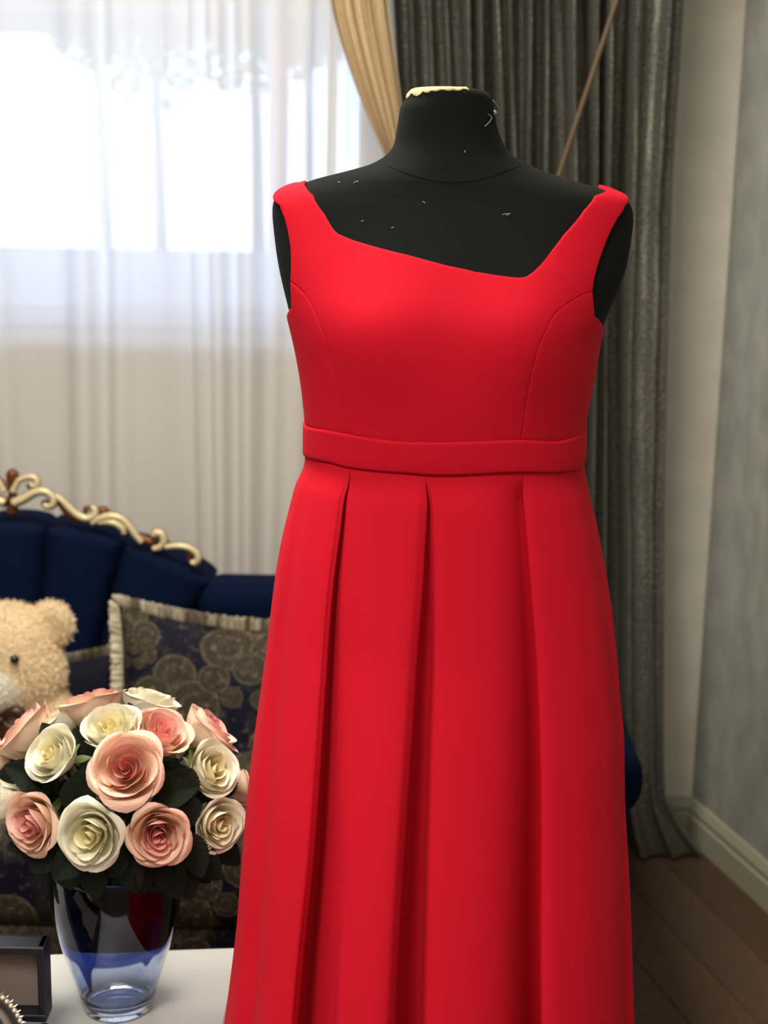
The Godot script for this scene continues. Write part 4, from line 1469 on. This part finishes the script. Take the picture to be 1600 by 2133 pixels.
# ---------------------------------------------------------------- the dress
func skirt_row(f: float) -> PackedVector3Array:      # f: 0 at the band, 1 at the lower edge of the picture, on to the hem
	var py := lerpf(965.0, 2133.0, f)
	var m := 0.064 * pow(clampf(f, 0, 1.4), 0.8) + 0.006
	var dc := MID - 0.085 * minf(f, 1.0)
	var front := 0.113 + 0.055 * minf(f / 0.9, 1.0) + 0.03 * maxf(f - 0.3, 0)
	var bk := 0.085 + 0.10 * minf(f, 1.2)
	var ex := 2.3
	var X := {}
	for k in EDGES: X[k] = curve(EDGES[k], py)
	var l := at(X.SL, py, dc)
	var r := at(X.SR, py, dc)
	var y := (l.y + r.y) / 2
	var xc := (l.x + r.x) / 2
	var w := (r.x - l.x) / 2
	# world x of a pixel column on the front of the skirt at this height
	var xw := func(px: float) -> float:
		var d := dc - front * 0.7
		var x := 0.0
		for q in 6:
			# the picture row that shows height y at distance d
			var yy := 1066.5 + F * tan(atan((EYE.y - y) / d) - deg_to_rad(12.5))
			x = at(px, yy, d).x
			d = dc - front * pow(maxf(0.0, 1.0 - pow(minf(absf(x - xc) / w, 1.0), ex)), 1.0 / ex)
		return x
	var pts := []       # (x, depth offset in units of m)
	# the pleat edges sit at the picture column measured on this row
	var AL: float = xw.call(X.AL)
	var AR: float = xw.call(X.AR)
	var BR: float = xw.call(X.BR)
	var CL: float = xw.call(X.CL)
	var DL: float = xw.call(X.DL)
	var DR: float = xw.call(X.DR)
	var g: float = 0.002 + 0.020 * minf(f, 1.2)
	var u: float = 0.004 + 0.016 * minf(f, 1.2)
	var L: float = xc - w
	var Rr: float = xc + w
	pts.append_array([[lerpf(L, AL, 0.35), -0.10], [lerpf(L, AL, 0.85), -0.38], [AL + 0.001, -0.32], [AL + 0.007, 0.0], [lerpf(AL, AR, 0.3), 0.12], [lerpf(AL, AR, 0.6), 0.19], [lerpf(AL, AR, 0.84), 0.17], [AR - 0.004, 0.05], [AR, -0.14], [AR - 0.003, -0.32],
		[AR - u, -0.5], [AR - u * 0.4, -0.9], [AR + g * 0.4, -0.95], [AR + g, -0.55], [AR + g * 1.9, -0.15], [lerpf(AR, BR, 0.42), 0.06], [lerpf(AR, BR, 0.68), 0.2], [lerpf(AR, BR, 0.87), 0.2], [BR - 0.005, 0.06], [BR, -0.16], [BR - 0.003, -0.36],
		[BR - u, -0.6], [BR - u * 0.5, -1.1], [lerpf(BR, CL, 0.45), -1.0], [CL - 0.003, -0.62], [CL, -0.12], [CL + 0.006, 0.04], [lerpf(CL, DL, 0.2), 0.10], [lerpf(CL, DL, 0.45), 0.08], [lerpf(CL, DL, 0.68), -0.10], [lerpf(CL, DL, 0.85), -0.5], [DL - 0.004, -0.95],
		[DL + u * 0.6, -1.0], [DL + u, -0.6], [DL + 0.003, -0.14], [DL, 0.0], [DL + 0.004, 0.13], [lerpf(DL, DR, 0.2), 0.2], [lerpf(DL, DR, 0.55), 0.16], [lerpf(DL, DR, 0.85), 0.05], [DR - 0.003, -0.06], [DR, -0.2], [lerpf(DR, Rr, 0.35), -0.42], [lerpf(DR, Rr, 0.75), -0.2]])
	var path := PackedVector3Array()
	path.append(Vector3(L, y, -dc))
	for p in pts:
		var s: float = clampf((p[0] - xc) / w, -1, 1)
		var z := front * pow(maxf(0.0, 1.0 - pow(absf(s), ex)), 1.0 / ex)
		path.append(Vector3(p[0], y, -dc + z + p[1] * m * clampf(z / front * 1.6, 0.2, 1.0)))
	path.append(Vector3(Rr, y, -dc))
	var row := smooth_path(path, 5)
	for k in range(1, 60):      # the back: a plain half oval with soft waves
		var a := -PI * k / 60.0
		var wave := 1.0 + 0.06 * minf(f, 1.0) * sin(a * 11.0) * sin(-a)
		row.append(Vector3(xc + w * cos(a), y, -dc + bk * sin(a) * wave))
	return row

var EDGES := {
	"SL": [Vector2(950, 636), Vector2(1051, 609), Vector2(1141, 586), Vector2(1220, 572), Vector2(1332, 558), Vector2(1417, 547), Vector2(1586, 524), Vector2(1754, 507), Vector2(1934, 493), Vector2(2052, 479), Vector2(2131, 468)],
	"AL": [Vector2(950, 652), Vector2(1200, 604), Vector2(1510, 567), Vector2(1790, 544), Vector2(2133, 516)],
	"AR": [Vector2(950, 726), Vector2(1074, 710), Vector2(1192, 693), Vector2(1360, 679), Vector2(1512, 668), Vector2(1681, 654), Vector2(1850, 634), Vector2(2047, 614), Vector2(2133, 608)],
	"BR": [Vector2(950, 896), Vector2(1074, 887), Vector2(1175, 881), Vector2(1299, 870), Vector2(1456, 859), Vector2(1597, 848), Vector2(1794, 834), Vector2(2019, 822), Vector2(2133, 818)],
	"CL": [Vector2(950, 901), Vector2(1287, 904), Vector2(1456, 898), Vector2(1680, 890), Vector2(2019, 881), Vector2(2133, 876)],
	"DL": [Vector2(950, 1083), Vector2(1119, 1101), Vector2(1265, 1115), Vector2(1400, 1123), Vector2(1569, 1127), Vector2(1850, 1126), Vector2(2133, 1131)],
	"DR": [Vector2(950, 1204), Vector2(1242, 1258), Vector2(1456, 1283), Vector2(1794, 1295), Vector2(2133, 1298)],
	"SR": [Vector2(950, 1214), Vector2(1046, 1227), Vector2(1107, 1244), Vector2(1242, 1272), Vector2(1344, 1284), Vector2(1445, 1292), Vector2(1507, 1298), Vector2(1647, 1300), Vector2(1794, 1309), Vector2(2019, 1317), Vector2(2131, 1320)],
}

func dress() -> void:
	var t := thing("red_dress", "long red sleeveless dress with slanted neckline and pleated skirt", "dress")
	var band_top := [[636, 886], [680, 895], [722, 902], [780, 912], [837, 918], [906, 919], [976, 918], [1030, 916], [1087, 914], [1157, 918], [1190, 912], [1213, 902]]
	var band_low := [[633, 946], [680, 962], [722, 972], [780, 979], [837, 983], [911, 988], [1022, 985], [1087, 983], [1175, 983], [1203, 978], [1216, 964]]
	var seam_l := [[603, 586], [618, 597], [634, 614], [648, 636], [660, 664], [674, 700], [690, 756], [703, 810], [713, 860], [722, 902]]
	var seam_r := [[1237, 608], [1216, 615], [1198, 625], [1178, 638], [1161, 652], [1148, 670], [1138, 690], [1126, 717], [1117, 745], [1108, 780], [1101, 819], [1095, 865], [1088, 914]]
	var neck := [[632, 383], [648, 410], [670, 446], [689, 478], [700, 489], [735, 504], [790, 520], [847, 534], [900, 548], [950, 560], [990, 569], [1027, 575], [1060, 580], [1085, 582], [1098, 580], [1112, 571], [1129, 555], [1155, 522], [1181, 488], [1222, 439], [1244, 412], [1260, 392]]
	var arm_r := [[1306, 432], [1291, 455], [1278, 478], [1266, 505], [1257, 529], [1248, 555], [1241, 580]]
	var arm_l := [[604, 565], [604, 540], [602, 512], [597, 482], [590, 455], [580, 430]]
	var sy_in := on_body(634, 384).y
	var sy_out := on_body(573, 408).y
	var ry_in := on_body(1260, 392).y
	var ry_out := on_body(1315, 411).y
	var poly := PackedVector2Array()
	poly.append(dom(PI + 0.3, sy_in - 0.012))
	for p in neck: poly.append(dpx(p[0], p[1]))
	poly.append(dom(-0.3, ry_in - 0.012))
	poly.append(dom(-0.3, ry_out - 0.006))
	poly.append(dom(0.0, ry_out))
	for p in arm_r: poly.append(dpx(p[0], p[1]))
	for p in seam_r: poly.append(dpx(p[0], p[1]))
	for k in range(7, 2, -1): poly.append(dpx(band_top[k][0], band_top[k][1] + 3))
	for k in range(seam_l.size() - 1, -1, -1): poly.append(dpx(seam_l[k][0], seam_l[k][1]))
	for p in arm_l: poly.append(dpx(p[0], p[1]))
	poly.append(dom(PI, sy_out))
	poly.append(dom(PI + 0.3, sy_out - 0.006))
	obj("front_panel", panel(poly, 0.0042, 0.0031), M.red, t)
	# side panels, round to the back
	var yb := on_body(636, 888).y
	poly = PackedVector2Array()
	for p in seam_l: poly.append(dpx(p[0], p[1]))
	poly.append(dpx(680, 898))
	poly.append(dpx(650, 891))
	poly.append(dom(PI, yb))
	poly.append(dom(PI + 0.55, yb))
	poly.append(dom(PI + 0.55, at(605, 690, MID).y))
	poly.append(dom(PI + 0.2, at(605, 690, MID).y))
	poly.append(dom(PI, at(605, 664, MID).y))
	poly.append(dpx(606, 640))
	poly.append(dpx(604, 610))
	obj("side_panel", panel(poly, 0.0042, 0.0031), M.red, t)
	poly = PackedVector2Array()
	for k in range(seam_r.size() - 1, -1, -1): poly.append(dpx(seam_r[k][0], seam_r[k][1]))
	poly.append(dpx(1239, 630))
	poly.append(dpx(1241, 658))
	poly.append(dom(0.0, at(1249, 704, MID).y))
	poly.append(dom(-0.2, at(1249, 712, MID).y))
	poly.append(dom(-0.55, at(1249, 700, MID).y))
	poly.append(dom(-0.55, yb))
	poly.append(dom(0.0, yb))
	poly.append(dpx(1190, 914))
	poly.append(dpx(1157, 919))
	poly.append(dpx(1120, 918))
	obj("side_panel", panel(poly, 0.0042, 0.0031), M.red, t)
	# the back
	poly = PackedVector2Array()
	var ya := at(605, 690, MID).y
	for e in [[PI + 0.55, yb], [TAU - 0.55, yb], [TAU - 0.55, ya], [TAU - 0.5, ya + 0.05], [TAU - 0.36, ya + 0.11], [TAU - 0.3, ry_out - 0.006], [TAU - 0.3, ry_in - 0.012], [TAU - 0.55, ry_in - 0.05], [TAU - 0.9, ya + 0.06], [TAU - 1.3, ya + 0.035],
		[PI + 1.3, ya + 0.035], [PI + 0.9, ya + 0.06], [PI + 0.55, sy_in - 0.05], [PI + 0.3, sy_in - 0.012], [PI + 0.3, sy_out - 0.006], [PI + 0.36, ya + 0.11], [PI + 0.5, ya + 0.05], [PI + 0.55, ya]]:
		poly.append(dom(e[0], e[1]))
	obj("back_panel", panel(poly, 0.0042, 0.0031), M.red, t)
	# the waistband: a strip with rolled edges that stands a little proud
	var tl := []
	var bl := []
	for p in band_top:
		var q := on_body(p[0], p[1])
		tl.append(Vector2(-q.x, q.y))
	for p in band_low:
		var q := on_body(p[0], p[1])
		bl.append(Vector2(-q.x, q.y))
	var rows := []
	var ease := [[0.0, 0.001], [0.012, 0.0042], [0.035, 0.0056], [0.1, 0.006], [0.3, 0.006], [0.5, 0.006], [0.7, 0.006], [0.9, 0.006], [0.965, 0.0056], [0.988, 0.0042], [1.0, 0.001]]
	for e in ease:
		var row := PackedVector3Array()
		for j in 240:
			var phi := TAU * j / 240.0
			var q := phi if phi <= PI else TAU - phi
			var front := phi <= PI
			var yt := curve(tl, -q) if front else lerpf(tl[0].y, tl[-1].y, (TAU - phi) / PI * -1.0 + 1.0)
			var yl := curve(bl, -q) if front else lerpf(bl[0].y, bl[-1].y, 1.0 - (TAU - phi) / PI)
			row.append(body_at(phi, lerpf(yt, yl, e[0]), e[1]))
		rows.append(row)
	obj("waistband", sheet(rows, true, true), M.red, t)
	# the pleated skirt, one cloth from the band to the floor
	rows = []
	var y0 := skirt_row(0.0)[0].y
	var fs := [0.0]
	while fs[-1] < 1.6: fs.append(fs[-1] + (0.004 if fs[-1] < 0.05 else 0.0125 if fs[-1] < 1.0 else 0.04))
	for f in fs:
		var row := skirt_row(f)
		if f < 0.3:                  # the top edge follows the lower edge of the band and lies on the body there
			var here: float = row[0].y
			for j in row.size():
				var p := row[j]
				var phi := fposmod(atan2((p.z + MID) / 0.1, (p.x - 0.063) / 0.14), TAU)
				var yl := curve(bl, -phi) if phi <= PI else lerpf(bl[0].y, bl[-1].y, 1.0 - (TAU - phi) / PI)
				p.y += (yl - y0) * (1.0 - smoothstep(0.0, 0.3, f))
				var q := body_at(phi, yl, 0.0035)
				row[j] = Vector3(q.x, p.y, q.z).lerp(p, smoothstep(0.0, 0.06, f) * 0.98 + 0.02)
			if f == 0.0:
				var up := row.duplicate()
				for j in up.size():
					up[j].y += 0.006
					up[j].z = lerpf(up[j].z, -MID, 0.03)
					up[j].x = lerpf(up[j].x, 0.063, 0.015)
				rows.append(up)
		rows.append(row)
		if row[0].y < 0.05: break
	obj("skirt", sheet(rows, true, false), M.red, t)
